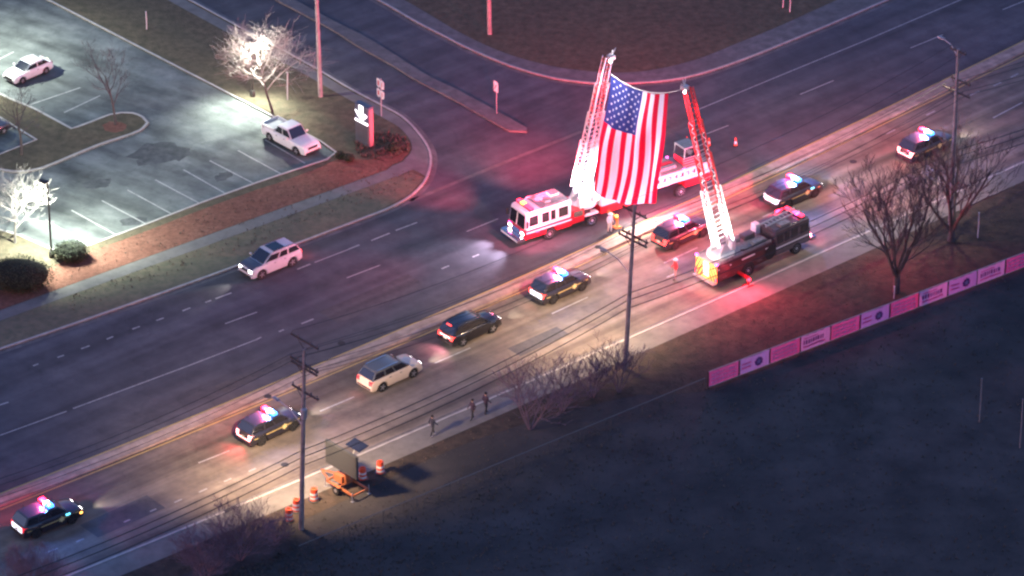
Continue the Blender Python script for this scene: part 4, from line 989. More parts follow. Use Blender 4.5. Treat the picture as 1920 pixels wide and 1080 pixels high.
# ================================================================== POLES, WIRES, LAMPS
M_WOOD = mat('pole_wood', (.22, .19, .19), .9, noise=.3, scale=2)
M_ARM = mat('crossarm_wood', (.055, .048, .045), .9)
M_INS = mat('insulator', (.08, .07, .08), .4)
M_GALV = mat('galvanised_steel', (.34, .34, .36), .5, metal=.4)
E_SODIUM = em('street_lamp_lens', (1, .72, .42), 30)
def pole_top(base, top):
    b = G(*base, .1); lo, hi = 3.0, 30.0
    for _ in range(50):
        m = (lo+hi)/2
        if G(*top, m).y < b.y: hi = m
        else: lo = m
    return b, G(*top, m)
def perp_at(): return CROSS
def utility_pole(base, top, label, arms, lampz=None, lampw=0, lampcol=(1, .68, .42), lamplen=2.7, lampdir=0):
    b, tp = pole_top(base, top); t = thing('utility_pole', label, 'utility pole', b, 0, 'utility poles along the near pavement')
    rel = tp-b; H = rel.z
    mb = MB(); mb.tube([rel*k for k in (0, .5, 1)], [.20, .165, .12], 10); mb.build('pole', M_WOOD, t, smooth=True)
    att = {}
    for k, (z, half, sh) in enumerate(arms):
        c = rel*(z/H); A = CROSS
        mb = MB(); mb.bar(c-A*(half-sh), c+A*(half+sh), .11, .13); 
        mb.bar(c+A*half*.6, c*((z-.7)/z), .04); mb.bar(c-A*half*.6, c*((z-.7)/z), .04)
        arm = mb.build('crossarm', M_ARM, t)
        pts = []
        for f in (-.92, -.45, .45, .92):
            q = c+A*(half*f+sh); ib = MB(); ib.lathe([(.03, 0), (.07, .05), (.04, .1), (.07, .15), (.035, .22)], 8, 'z', q+Vector((0, 0, .06))); ib.build('insulator', M_INS, arm); pts.append(b+q+Vector((0, 0, .28)))
        att[k] = pts
    att['comm'] = [b+rel*(z/H)+CROSS*.0-ROADV*0+CROSS*-.2 for z in (5.2, 5.9, 6.5)]
    if lampz:
        s = rel*(lampz/H); e = s-CROSS*lamplen+Vector((0, 0, 1.0))
        mb = MB(); mb.tube([s, s-CROSS*lamplen*.5+Vector((0, 0, .8)), e], .045, 6); mb.build('lamp_arm', M_GALV, t)
        mb = MB(); mb.box(e-CROSS*.25, (.65, .3, .16), rz=math.atan2(CROSS.y, CROSS.x)); hd_ = mb.build('lamp_head', M_GALV, t, bevel=.05)
        mb = MB(); mb.box(e-CROSS*.25+Vector((0, 0, -.077)), (.4, .2, .012), rz=math.atan2(CROSS.y, CROSS.x)); mb.build('lens', E_SODIUM, hd_, bevel=.01)
        lamp('street_light', 'SPOT', lampw, lampcol, e-CROSS*.25+Vector((0, 0, -.55)), t, .42, -CROSS*.62+ROADV*lampdir+Vector((0, 0, -1)), 140, 1)
    return t, att
p1, at1 = utility_pole((565, 992), (571, 655), 'tall wooden pole with many crossarms beside the message board', [(15.6, 1.45, 0), (13.7, 1.5, 0), (13.4, 1.4, 0), (11.5, 1.4, .15)], 8.6, 22000, lampdir=.75)
mb = MB(); mb.lathe([(.2, 0), (.23, .05), (.23, .75), (.18, .82)], 14, 'z', (.42, -.2, 9.4)); mb.build('transformer', M_GALV, p1)
p2, at2 = utility_pole((1172, 692), (1190, 384), 'wooden pole standing in front of the flag at the pavement edge', [(13.6, 1.3, 0), (11.6, 1.35, .2), (11.2, 1.5, 0)], 8.2, 15000, lampdir=.3)
p3, at3 = utility_pole((1782, 420), (1797, 92), 'wooden pole with a street lamp on top among the bare roadside trees', [(15.5, .8, 0), (13.0, 1.0, .4), (11.9, 1.4, 0)], 15.0, 14000, (1, .76, .55), 1.6, -.3)
# the line goes on beyond the frame both ways
A4 = {}
def far_att(at, k, d): return at[k][0]+d
M_WIRE = mat('cable', (.012, .012, .014), .6)
def wire(a, b, sag, r, name='power_line', label='', grp='overhead wires along the near carriageway'):
    n = 16; pts = []
    for i in range(n+1):
        t = i/n; q = a.lerp(b, t); q.z -= sag*4*t*(1-t); pts.append(q)
    mb = MB(); mb.tube(pts, r, 4); tag(mb.build(name, M_WIRE), label, 'wire', grp)
LW = 'thin dark overhead wire strung from pole to pole above the near carriageway'
span12 = (at2[1][0]-at1[1][0]); 
for k in range(4):
    wire(at1[1][k], at2[1][k], .9, .022, label=LW); wire(at2[1][k], at3[2][k], .9, .022, label=LW)
    wire(at1[1][k]-span12+Vector((0, -1, 0)), at1[1][k], .9, .022, label=LW)
for k in (0, 3):
    wire(at1[2][k], at2[2][k], 1.1, .02, label=LW); wire(at2[2][k], at3[1][k], 1.0, .02, label=LW)
    wire(at1[0][k], at2[0][k], .8, .018, label=LW); wire(at2[0][k], at3[0][k], .8, .018, label=LW)
for k in range(4): wire(at3[2][k], at3[2][k]+span12, .9, .022, label=LW)
LC = 'thick dark communication cable hung low between the utility poles'
for k in range(3):
    wire(at1['comm'][k], at2['comm'][k], .7, .04, 'cable', LC); wire(at2['comm'][k], at3['comm'][k], .7, .04, 'cable', LC)
    wire(at1['comm'][k]-span12+Vector((0, -1, 0)), at1['comm'][k], .7, .04, 'cable', LC); wire(at3['comm'][k], at3['comm'][k]+span12, .7, .04, 'cable', LC)

# poles beyond the frame top
M_WOODP = mat('pale_pole_wood', (.30, .25, .24), .9, noise=.2, scale=2)
for base, lab in (((601, 181), 'red lit pole rising from the corner lawn beside the monument sign'), ((918, 64), 'red lit pole standing on the lawn across the side street')):
    b = G(*base, .1); t = thing('tall_pole', lab, 'pole', b, 0, 'plain poles at the junction')
    mb = MB(); mb.tube([(0, 0, 0), (-.1, 0, 7), (-.2, 0, 14)], [.2, .17, .13], 10); mb.build('pole', M_WOODP, t, smooth=True)
    mb = MB(); mb.bar((-1.0, .1, 13.2), (.7, -.1, 13.2), .1, .12); mb.build('crossarm', M_ARM, t)

# parking lot lamps
M_LPOLE = mat('dark_bronze_pole', (.035, .032, .03), .5, metal=.3)
E_LOT = em('lot_lamp_lens', (.88, 1, .93), 40)
def lot_lamp(base, H, label, w, aim, tilt=(0, 0), head=Vector((-1, 0, 0)), cone=150, glow=0):
    b = G(*base, .12); t = thing('lot_lamp', label, 'lamp post', b, 0, 'lamp posts of the parking lot')
    mb = MB(); mb.tube([(0, 0, 0), (tilt[0], tilt[1], H)], [.09, .07], 8); mb.lathe([(.22, 0), (.22, .5), (.18, .55)], 12, 'z'); mb.build('pole', M_LPOLE, t, smooth=True)
    h = Vector((tilt[0], tilt[1], H))+head*.45; an = math.atan2(head.y, head.x)
    mb = MB(); mb.box(h+Vector((0, 0, .06)), (.8, .42, .16), rz=an); hd_ = mb.build('lamp_head', M_LPOLE, t, bevel=.03)
    mb = MB(); mb.box(h+Vector((0, 0, -.022)), (.5, .26, .008), rz=an); mb.build('lens', E_LOT, hd_)
    lamp('lot_light', 'SPOT', w, (.90, 1, .87), h+Vector((0, 0, -.30)), t, .22, aim, cone, .9)
    if glow: lamp('lot_glow', 'POINT', glow, (1, .97, .88), h+head*.9+Vector((0, 0, .0)), t, .22)
    return t
lot_lamp((97, 482), 6.6, 'dark lamp post beside the clipped shrub at the lot corner', 23000, Vector((.1, .40, -1)), head=Vector((-.75, .65, 0)), cone=158)
lot_lamp((474, 180), 5.2, 'lamp post hidden in the bright bare tree above the pickup', 13500, Vector((-.05, -.75, -1)), head=Vector((.3, -.9, 0)), cone=116, glow=2800)
lot_lamp((-110, 130), 8.5, 'lamp post beyond the left edge lighting the upper stalls', 25000, Vector((.35, .1, -1)), head=Vector((.8, .6, 0)), cone=135)

# ================================================================== SIGNS
M_SIGNB = mat('sign_back', (.55, .5, .52), .5); M_SIGNW = mat('sign_face', (.75, .73, .74), .45); M_SIGNR = mat('sign_red', (.55, .03, .05), .45)
p = G(715, 217, .12); t = thing('route_sign', 'pair of stacked road signs on one post at the corner pavement', 'road sign', p, R(215))
mb = MB(); mb.tube([(0, 0, 0), (0, 0, 3.5)], .05, 8); mb.build('post', M_GALV, t)
for z, h in ((3.0, .85), (2.08, .8)):
    for k, y in enumerate((-.27, .27)):
        mb = MB(); pts = [(-.24, -h/2+.12), (0, -h/2), (.24, -h/2+.12), (.25, h/2-.08), (0, h/2), (-.25, h/2-.08)]
        mb.add([(.07+.0, y+a, z+bq) for a, bq in pts]+[(.04, y+a, z+bq) for a, bq in pts], [tuple(range(6)), tuple(range(11, 5, -1))]+[(i, (i+1) % 6, 6+(i+1) % 6, 6+i) for i in range(6)])
        q = mb.build('panel', M_SIGNW, t)
        mb = MB(); mb.box((.075, y, z), (.012, .08 if k else .2, h*.5)); mb.build('symbol', M_SIGNR, q)
p = G(931, 213, .12); t = thing('keep_right_sign', 'small white sign on a thin post at the end of the street island', 'road sign', p, R(215))
mb = MB(); mb.tube([(0, 0, 0), (0, 0, 3.0)], .045, 8); mb.build('post', M_GALV, t)
mb = MB(); mb.box((.06, 0, 2.55), (.03, .62, .95)); q = mb.build('panel', M_SIGNW, t, bevel=.01)
mb = MB(); mb.bar((.085, -.15, 2.3), (.085, .1, 2.75), .02, .12, up=Vector((1, 0, 0))); mb.build('symbol', M_SIGNR, q)
# monument sign: front faces back along the road
M_MON = mat('monument_grey', (.09, .09, .10), .6, noise=.15, scale=2); E_LOGO = em('lit_sign_face', (1, .95, 1), 3.2); M_PANEL = mat('sign_panel_slate', (.10, .11, .15), .5)
p = G(679, 271, .12); an = math.atan2(-ROADV.y, -ROADV.x)
t = thing('monument_sign', 'grey monument sign with a white lit emblem near the corner pavement', 'sign', p, an)
Wm, Hm = 1.65, 3.55
mb = MB(); mb.box((-.28, 0, 1.0), (.6, Wm, 2.0)); mb.build('base', M_MON, t, bevel=.03)
mb = MB(); mb.box((-.28, 0, 2.83), (.6, Wm, 1.66)); mb.build('cabinet', M_PANEL, t, bevel=.03)
mb = MB(); mb.box((-.3, Wm/2+.03, 1.75), (.40, .05, 3.4)); mb.build('lit_side', mat('sign_side_red_lit', (.45, .16, .19), .45), t)  # pink strip paints the red light falling on the sign's edge
def ply(mb, pts, x):   # y runs to the viewer's right
    mb.add([(x, a, b) for a, b in pts]+[(x-.03, a, b) for a, b in pts], [tuple(range(len(pts)))]+[(i, (i+1) % len(pts), len(pts)+(i+1) % len(pts), len(pts)+i) for i in range(len(pts))])
mb = MB()
ply(mb, [(-.80, 2.98), (-.72, 3.05), (-.30, 2.86), (-.30, 3.62), (.22, 3.62), (.22, 2.90), (.40, 2.98), (.74, 2.86), (.30, 2.40), (-.10, 2.34), (-.42, 2.56)], .045)
mb.build('emblem', E_LOGO, t)
mb = MB(); ply(mb, [(-.80, 2.22), (.80, 2.22), (.80, 2.02), (-.80, 2.02)], .045); mb.build('lit_strip', E_LOGO, t)
lamp('sign_glow', 'AREA', 25, (1, .95, 1), (.5, 0, 2.8), t, .8, (1, 0, -.3), 170)
# thin posts far off
for base, h, lab in (((275, 55), 1.7, 'short pale post on the lawn above the parking lot'), ((1481, 22), 3.0, 'thin pale post on the far lawn near the top edge'), ((1468, 14), 3.0, 'thinner pale post beside it on the far lawn'), ((539, 187), 2.6, 'thin leaning stake on the lawn beside the bright tree'), ((1833, 446), 2.3, 'thin reddish marker post on the bank near the roadside trees'),
                     ((1836, 792), 3.8, 'thin pale post standing in the dark field'), ((1912, 840), 4.2, 'taller pale post at the right edge of the dark field'), ((1676, 560), 1.1, 'short pale stub post below the forked roadside tree')):
    p = G(*base, .1); mb = MB(); mb.tube([(0, 0, 0), (.02, 0, h*.5), (.08 if h == 2.6 else 0, 0, h)], [.05, .05, .045], 6); mb.box((0, 0, h), (.12, .12, .04)); tag(mb.build('marker_post', mat('field_post_grey', (.16, .16, .18), .6) if base[1] > 700 else M_SIGNB, None, p), lab, 'post')

# message board trailer
M_VMS = mat('board_grey', (.05, .054, .06), .45, noise=.1, scale=2); M_OR = mat('trailer_orange', (.42, .13, .05), .45); M_SOL = mat('solar_cell', (.015, .018, .035), .15, coat=.6)
p = G(652, 920, .11); ba = HD((612, 868), (670, 902)); t = thing('message_board', 'dark electronic message board on an orange trailer with a solar panel', 'message board', p, ba-math.pi/2)
# local: +y = to the viewer's right along the board, x- faces the traffic coming from the left of the photo
def lp(px, py, z): return local_of(t, G(px, py, z))
t.rotation_euler.z = ba
bl = lp(612, 868, 1.75); br = lp(671, 902, 1.75); wv = (br-bl).length; cx = (bl+br)/2
mb = MB(); mb.box((cx.x, cx.y, 1.75+.98), (wv, .22, 1.95)); bd = mb.build('board', M_VMS, t, bevel=.03)
mb = MB(); mb.box((cx.x, cx.y-.12, 1.75+.98), (wv-.2, .02, 1.75)); mb.build('screen', mat('dead_screen', (.035, .04, .045), .4), bd)
mb = MB()
for k in range(8): mb.box((cx.x, cx.y-.134, 2.0+k*.21), (wv-.3, .01, .012))
mb.build('screen_grid', M_TRIM, bd)
mb = MB(); mb.tube([(cx.x, cx.y+.3, .5), (cx.x, cx.y+.3, 2.9)], .09, 8); mb.build('mast', M_OR, t)
mb = MB(); mb.box((cx.x+.55, cx.y+1.0, 3.75), (1.5, .95, .06), M=Matrix.Rotation(R(10), 3, 'X')); sp = mb.build('solar_panel', M_SOL, t)
mb = MB(); mb.bar((cx.x+.6, cx.y+.85, 3.7), (cx.x+.6, cx.y+.35, 2.8), .08); mb.build('panel_strut', M_GALV, sp)
mb = MB()
for sg in (-1, 1): mb.bar((-1.5, sg*.7, .5), (1.4, sg*.7, .5), .1, .14)
for x in (-1.5, -.2, 1.4): mb.bar((x, -.7, .5), (x, .7, .5), .1, .14)
mb.bar((-1.5, .5, .5), (-2.9, 0, .5), .1); mb.bar((-1.5, -.5, .5), (-2.9, 0, .5), .1)
mb.build('frame', M_OR, t)
mb = MB(); mb.box((-.7, .1, .85), (.9, .9, .6)); mb.build('battery_box', M_OR, t, bevel=.03)
for sg in (-1, 1):
    mb = MB(); mb.lathe([(.2, -.09), (.33, -.1), (.34, 0), (.33, .1), (.2, .09)], 16, 'y'); wq = mb.build('wheel', M_TYRE, t, (-.2, sg*.92, .34), smooth=True)
    mb = MB(); mb.lathe([(.2, sg*.06), (.14, sg*.1), (.03, sg*.1)], 12, 'y'); mb.build('rim', M_RIM, wq)
    mb = MB(); mb.box((-.2, sg*.92, .74), (.85, .26, .05)); mb.build('fender', M_OR, t, bevel=.02)
for x, y in ((-1.5, -.8), (1.4, -.8), (-1.5, .8), (1.4, .8)):
    mb = MB(); mb.tube([(x, y, .08), (x, y, .8)], .035, 6); mb.box((x, y, .05), (.2, .2, .03)); mb.build('jack', M_GALV, t)

# traffic drums
M_DOR = mat('drum_orange', (.80, .10, .04), .5); M_DWH = mat('drum_white', (.78, .74, .72), .4)
def drum_mesh():
    mb = MB(); r = [.30, .29, .285, .275, .27, .26, .25, .24]
    prof = []; mis = []
    hs = [.06, .2, .2, .36, .36, .52, .52, .68, .68, .84, .84, 1.0]; 
    for k, h in enumerate(hs):
        prof.append((.30-.06*h, h))
    mis = [0, 0, 1, 1, 0, 0, 1, 1, 0, 0, 0]
    mb.lathe(prof, 18, 'z', mis=mis)
    mb.box((0, 0, 1.05), (.26, .05, .1), 0)
    return mb
first = None
DL = [((542, 976), 'striped drum at the left end of the row by the pole'), ((556, 958), 'striped drum half hidden behind the utility pole'), ((589, 938), 'striped drum just left of the message board trailer'), ((680, 899), 'shaded striped drum just right of the message board'), ((713, 887), 'striped drum farthest right in the row on the pavement')]
for pos, lab in DL:
    p = G(*pos, .11)
    if first is None:
        o = first = thing('traffic_drum', lab, 'traffic drum', p, 0, 'orange and white drums along the pavement')
        drum_mesh().build('barrel', [M_DOR, M_DWH], o, smooth=True)
        mb = MB(); mb.lathe([(.42, 0), (.42, .04), (.31, .08)], 18, 'z'); mb.build('base', M_TRIM, o)
    else:
        o = copy_thing(first); o.location = p; o['label'] = lab
# traffic cones
first = None
for pos, lab in [((1288, 271), 'reflective cone behind the tiller cab of the ladder truck'), ((1329, 273), 'reflective cone seen just right of the second ladder'), ((1379, 273), 'reflective cone standing alone out on the far carriageway')]:
    p = G(*pos, .01)
    if first is None:
        o = first = thing('traffic_cone', lab, 'traffic cone', p, 0, 'cones behind the ladder truck')
        mb = MB(); mb.lathe([(.15, .04), (.12, .22), (.12, .22), (.085, .42), (.085, .42), (.06, .62), (.03, .76)], 14, 'z', mis=[0, 0, 1, 1, 0, 0]); mb.build('cone_body', [M_DOR, M_DWH], o, smooth=True)
        mb = MB(); mb.box((0, 0, .02), (.4, .4, .04)); mb.build('base', M_TRIM, o)
    else:
        o = copy_thing(first); o.location = p; o['label'] = lab

# ================================================================== BANNER FENCE
def banner_mat(name, c, tl=.45): return cloth(name, c, tl)
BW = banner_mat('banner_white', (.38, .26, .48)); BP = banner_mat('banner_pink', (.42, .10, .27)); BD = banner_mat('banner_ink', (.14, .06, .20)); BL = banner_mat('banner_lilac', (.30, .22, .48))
f0, f1 = G(1328, 728, .1), G(1990, 476, .1); fd = (f1-f0); FL = fd.length; fd.normalize(); fa = math.atan2(fd.y, fd.x)
ft = thing('banner_fence', 'long low sports field fence covered by a row of banners', 'fence', f0, fa)
NP = 12; pw_ = FL/NP
mb = MB(); mb.tube([(0, 0, 1.45), (FL, 0, 1.45)], .03, 6); mb.tube([(0, 0, .1), (FL, 0, .1)], .02, 6); mb.build('rail', M_GALV, ft)
for k in range(NP+1):
    mb = MB(); mb.tube([(k*pw_, .04, 0), (k*pw_, .04, 1.52)], .045, 8); mb.build('post', M_TRIM, ft)
rr = random.Random(5)
sty = [0, 1, 0, 2, 3, 1, 3, 2, 1, 2, 0, 1]
blab = {0: 'pink banner with lines of white lettering', 1: 'lilac banner with a dark emblem', 2: 'white banner with pink line below its wording', 3: 'bright pink banner with stripes'}
for k in range(NP):
    x0, x1 = k*pw_+.07, (k+1)*pw_-.07; z0, z1 = .14, 1.42
    mb = MB(); s = sty[k]; basem = [BP, BL, BW, BP][s]
    ph = rr.uniform(0, 6); amp = rr.uniform(.02, .05)
    def wv_(x, z): return amp*math.sin(3.1*(x-x0)+ph)*math.sin(math.pi*min(1, max(0, (z-z0)/(z1-z0))))+.02*math.sin(9*(x-x0)+2*ph)
    gx, gz = 14, 5; vs_ = []
    for jj_ in range(gz+1):
        for ii_ in range(gx+1):
            x = x0+(x1-x0)*ii_/gx; f_ = jj_/gz; z = z0+(z1-z0)*f_-.05*math.sin(math.pi*ii_/gx)*(.4+.6*f_)+.012*math.sin(11*ii_+ph)
            vs_.append((x, wv_(x, z), z))
    mb.add(vs_, [(a*(gx+1)+b, a*(gx+1)+b+1, (a+1)*(gx+1)+b+1, (a+1)*(gx+1)+b) for a in range(gz) for b in range(gx)], 0)
    w_ = x1-x0; y = -.012
    def bx(a, b, c, d, mi):
        m_ = max(1, int((b-a)*14)); 
        for q_ in range(m_):
            a_, b_ = x0+(a+(b-a)*q_/m_)*w_, x0+(a+(b-a)*(q_+1)/m_)*w_; c_, d_ = z0+c*1.2, z0+d*1.2
            mb.add([(a_, wv_(a_, c_)-.03, c_), (b_, wv_(b_, c_)-.03, c_), (b_, wv_(b_, d_)-.03, d_), (a_, wv_(a_, d_)-.03, d_)], [(0, 1, 2, 3)], mi)
    if s in (0, 3):
        for r_ in range(3):
            a = .06
            while a < .86:
                l = rr.uniform(.03, .11); bx(a, min(.9, a+l), .16+.27*r_, .30+.27*r_, 1); a += l+.025
    elif s == 1:
        cxx = rr.choice((.3, .62)); star(mb, Vector((x0+cxx*w_, -.085, z0+.62)), .42, 9, Vector((1, 0, 0)), Vector((0, 0, 1)), Vector((0, -1, 0)), 2, .8); star(mb, Vector((x0+cxx*w_, -.095, z0+.62)), .28, 5, Vector((1, 0, 0)), Vector((0, 0, 1)), Vector((0, -1, 0)), 1)
        a = .06 if cxx > .5 else .58
        for r_ in range(2): bx(a, a+.32, .3+.28*r_, .42+.28*r_, 3)
    else:
        a = .08
        while a < .8:
            l = rr.uniform(.03, .07); bx(a, a+l, .42, .72, 2); a += l+.03
        bx(.08, .84, .18, .30, 3); bx(.1, .6, .8, .88, 3)
    b_ = mb.build('banner', [basem, BW, BD, BP], ft); b_['label'] = blab[s]
# chain link fence going on to the left
c0, c1 = G(1322, 731, .1), G(560, 1047, .1); cdv = c1-c0; CLn = cdv.length; ca_ = math.atan2(cdv.y, cdv.x)
mat('wire_grey', (.07, .07, .07), .6)
t = thing('wire_fence', 'low wire fence with a thin pale top rail along the dark field', 'fence', c0, ca_)
mb = MB(); mb.tube([(0, 0, 1.05), (CLn, 0, 1.05)], .028, 6); mb.build('top_rail', mat('weathered_rail', (.14, .14, .14), .7), t)
for k in range(int(CLn/3)+1):
    mb = MB(); mb.tube([(k*3, 0, 0), (k*3, 0, 1.08)], .025, 6); mb.build('post', MATS['wire_grey'], t)
mb = MB()
n = int(CLn/.30)
for k in range(n):
    x = k*.30; mb.bar((x, 0, .05), (x+.9, 0, 1.03), .008, .008); mb.bar((x+.9, .01, .05), (x, .01, 1.03), .008, .008)
mb.build('wire_mesh', mat('wire_grey', (.12, .12, .125), .6), t)

# ================================================================== TREES AND SHRUBS
def grow(seed, H, r0, levels, nchild, spread, first=.3, stems=1, droop=0.0, lean=(0, 0), minr=.008, upb=.12, lenf=(.55, .8), flare=1.0, bole=0.0):
    rg = random.Random(seed); tr, br = MB(), MB()
    def branch(p, d, L, r, lv):
        n = 5 if lv == 0 else (4 if lv < 2 else 3); pts = [p.copy()]; rad = [r]; q = p.copy(); dd = d.copy(); j = .10 if lv == 0 else .20
        for i in range(n):
            dd = (dd+Vector((rg.uniform(-j, j), rg.uniform(-j, j), rg.uniform(-j, j)+upb*(1 if lv else .4)-droop*lv*.1))).normalized()
            q = q+dd*L/n; pts.append(q.copy()); rad.append(max(minr, r*(1-.62*(i+1)/n)))
        (tr if lv == 0 else br).tube(pts, rad, 8 if lv == 0 else (5 if lv == 1 else 3), cap=False)
        if lv >= levels: return
        k = nchild[lv]
        for c in range(k):
            f = first+(1-first)*(c+rg.uniform(.2, .9))/k if lv == 0 else .2+.8*(c+rg.uniform(0, .9))/k
            f = min(.99, f); i = min(n-1, int(f*n)); a = pts[i].lerp(pts[i+1], f*n-i); rr_ = rad[i]+(rad[i+1]-rad[i])*(f*n-i)
            td = (pts[i+1]-pts[i]).normalized(); ang = rg.uniform(0, 2*math.pi) if lv else c*2.4+rg.uniform(-.4, .4)
            ax = td.cross(Vector((math.cos(ang), math.sin(ang), .3))).normalized()
            sp = spread*rg.uniform(.7, 1.25)
            nd = (Matrix.Rotation(sp, 3, ax) @ td).normalized()
            branch(a, nd, L*rg.uniform(*lenf)*(1.05-.35*f), max(minr, rr_*rg.uniform(.5, .72)), lv+1)
    if bole: tr.tube([(0, 0, -.1), (.04, .03, bole*.5), (0, 0, bole)], [r0*2.1, r0*1.7, r0*1.6], 10)
    for s in range(stems):
        a = 2*math.pi*s/max(1, stems)+rg.uniform(-.3, .3); sp = 0 if stems == 1 else rg.uniform(.15, .5)*flare
        d = Vector((math.cos(a)*sp+lean[0], math.sin(a)*sp+lean[1], 1)).normalized()
        branch(Vector((math.cos(a)*.1*(stems > 1), math.sin(a)*.1*(stems > 1), bole-.05-(.3*s/stems if bole else 0))), d, H*rg.uniform(.62, .75), r0, 0)
    return tr, br
M_BARK = mat('bark', (.07, .06, .058), .95, noise=.3, scale=4); M_TWIG = mat('twig', (.075, .064, .07), .95); M_BARKL = mat('lamplit_bark', (.18, .165, .15), .9, noise=.2, scale=4); M_TWIGL = mat('lamplit_twig', (.27, .245, .22), .9)  # the paler copies put the lamp glare into bark and twig colour
M_TWIGD = mat('purple_lit_twig', (.17, .115, .145), .95)  # purple light on the thickets put into the twig colour
TREES = 0
def tree(base, label, group=None, bark=None, twig=None, name='bare_tree', **k):
    p = G(*base, .1); t = thing(name, label, 'tree' if name == 'bare_tree' else 'shrub', p, 0, group)
    a, b = grow(**k); a.build('trunk' if name == 'bare_tree' else 'stem', bark or M_BARK, t, smooth=True); b.build('crown' if name == 'bare_tree' else 'branches', twig or M_TWIG, t); return t
GT = 'bare trees beside the near pavement'
tree((1680, 548), 'large bare tree with many upright limbs left of the utility pole', GT, seed=11, H=8.9, r0=.15, levels=4, nchild=[5, 4, 4, 3], spread=.5, first=.25, stems=7, flare=1.35, upb=.10, minr=.013, bole=1.7)
tree((1783, 452), 'large bare tree forking around the far utility pole', GT, seed=23, H=7.8, r0=.15, levels=4, nchild=[5, 4, 3, 3], spread=.5, first=.3, stems=6, flare=1.6, upb=.09, minr=.013, bole=1.2)
tree((216, 234), 'small bare tree on the rounded end of the parking island', seed=31, H=7.2, r0=.11, levels=4, nchild=[7, 5, 4, 2], spread=.62, first=.38, upb=.10)
tree((40, 290), 'small bare tree in the parking island near the dark car', seed=44, H=6.6, r0=.12, levels=4, nchild=[7, 5, 4, 2], spread=.7, first=.35, upb=.08)
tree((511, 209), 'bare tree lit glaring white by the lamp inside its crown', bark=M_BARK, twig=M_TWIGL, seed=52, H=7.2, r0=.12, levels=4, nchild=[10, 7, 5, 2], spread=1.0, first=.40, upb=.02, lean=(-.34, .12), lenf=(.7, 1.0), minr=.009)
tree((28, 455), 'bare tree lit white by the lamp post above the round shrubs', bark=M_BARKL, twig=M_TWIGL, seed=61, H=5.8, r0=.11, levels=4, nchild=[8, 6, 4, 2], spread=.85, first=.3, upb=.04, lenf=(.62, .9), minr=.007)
GS = 'leafless thickets along the near pavement'
TH = dict(levels=3, nchild=[6, 4, 4], spread=.65, first=.25, upb=.07, minr=.011)
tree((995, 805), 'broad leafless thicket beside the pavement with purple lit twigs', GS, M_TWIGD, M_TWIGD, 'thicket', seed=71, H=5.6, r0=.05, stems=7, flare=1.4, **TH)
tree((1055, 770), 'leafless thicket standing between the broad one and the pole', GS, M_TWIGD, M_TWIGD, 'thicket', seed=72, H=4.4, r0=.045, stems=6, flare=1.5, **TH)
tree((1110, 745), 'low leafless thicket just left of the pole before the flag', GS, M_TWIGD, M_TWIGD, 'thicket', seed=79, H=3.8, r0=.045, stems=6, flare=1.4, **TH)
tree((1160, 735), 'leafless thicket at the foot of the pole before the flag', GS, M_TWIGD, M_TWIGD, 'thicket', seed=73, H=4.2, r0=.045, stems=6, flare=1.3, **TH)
tree((450, 1050), 'dark leafless thicket at the lower left below the drums', GS, M_TWIGD, M_TWIGD, 'thicket', seed=74, H=4.4, r0=.05, levels=3, nchild=[8, 6, 5], spread=.65, first=.15, stems=8, flare=1.9, upb=.06)
tree((385, 1085), 'dark leafless thicket cut by the bottom edge of the photo', GS, M_TWIGD, M_TWIGD, 'thicket', seed=75, H=3.6, r0=.05, levels=3, nchild=[8, 6, 5], spread=.65, first=.15, stems=8, flare=1.9, upb=.06)
tree((60, 1120), 'leafless thicket poking up at the bottom left corner', GS, M_TWIGD, M_TWIGD, 'thicket', seed=76, H=4.0, r0=.05, levels=3, nchild=[8, 6, 5], spread=.65, first=.15, stems=8, flare=1.9, upb=.06)
tree((520, 1015), 'thin leafless thicket at the foot of the pole by the drums', GS, M_TWIGD, M_TWIGD, 'thicket', seed=77, H=2.2, r0=.04, levels=3, nchild=[7, 5, 4], spread=.65, first=.15, stems=6, flare=1.9, upb=.06)

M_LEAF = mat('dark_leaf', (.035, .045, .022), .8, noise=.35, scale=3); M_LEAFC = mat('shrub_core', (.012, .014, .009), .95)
def leafy(base, rx, ry, rz_, label, seed, n=2600, name='round_shrub', rot=0.0, grp=None):
    p = G(*base, .1); t = thing(name, label, 'shrub', p, rot, grp); rg = random.Random(seed)
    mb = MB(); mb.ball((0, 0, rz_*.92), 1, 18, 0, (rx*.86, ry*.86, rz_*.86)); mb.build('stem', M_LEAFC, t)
    mb = MB()
    bl = [(rg.uniform(0, 6.28), rg.uniform(-.6, 1), rg.uniform(.9, 1.1)) for _ in range(20)]
    for _ in range(n):
        v = Vector((rg.gauss(0, 1), rg.gauss(0, 1), rg.gauss(0, 1))).normalized()
        r = rg.uniform(.82, 1.0)+.09*math.sin(v.x*5+seed)*math.cos(v.y*6)+(rg.random()**6)*.28
        c = Vector((v.x*rx*r, v.y*ry*r, rz_*.92+v.z*rz_*r))
        if c.z < .03: continue
        d = (v+Vector((rg.uniform(-1, 1), rg.uniform(-1, 1), rg.uniform(-1, 1)))*.9).normalized(); a = d.cross(Vector((rg.uniform(-1, 1), rg.uniform(-1, 1), .3))).normalized(); b = d.cross(a); s = rg.uniform(.07, .15)
        mb.add([c-a*s*.5, c+b*s*.35, c+a*s*.6, c-b*s*.35], [(0, 1, 2, 3)])
    mb.build('foliage', M_LEAF, t); return t
leafy((134, 487), 1.42, 1.1, .82, 'smaller clipped round shrub right of the lamp post', 3)
leafy((36, 538), 2.75, 1.9, 1.25, 'bigger clipped shrub cut by the left edge under the lit tree', 4, 5200)
GB = 'low shrubs in the corner bed'
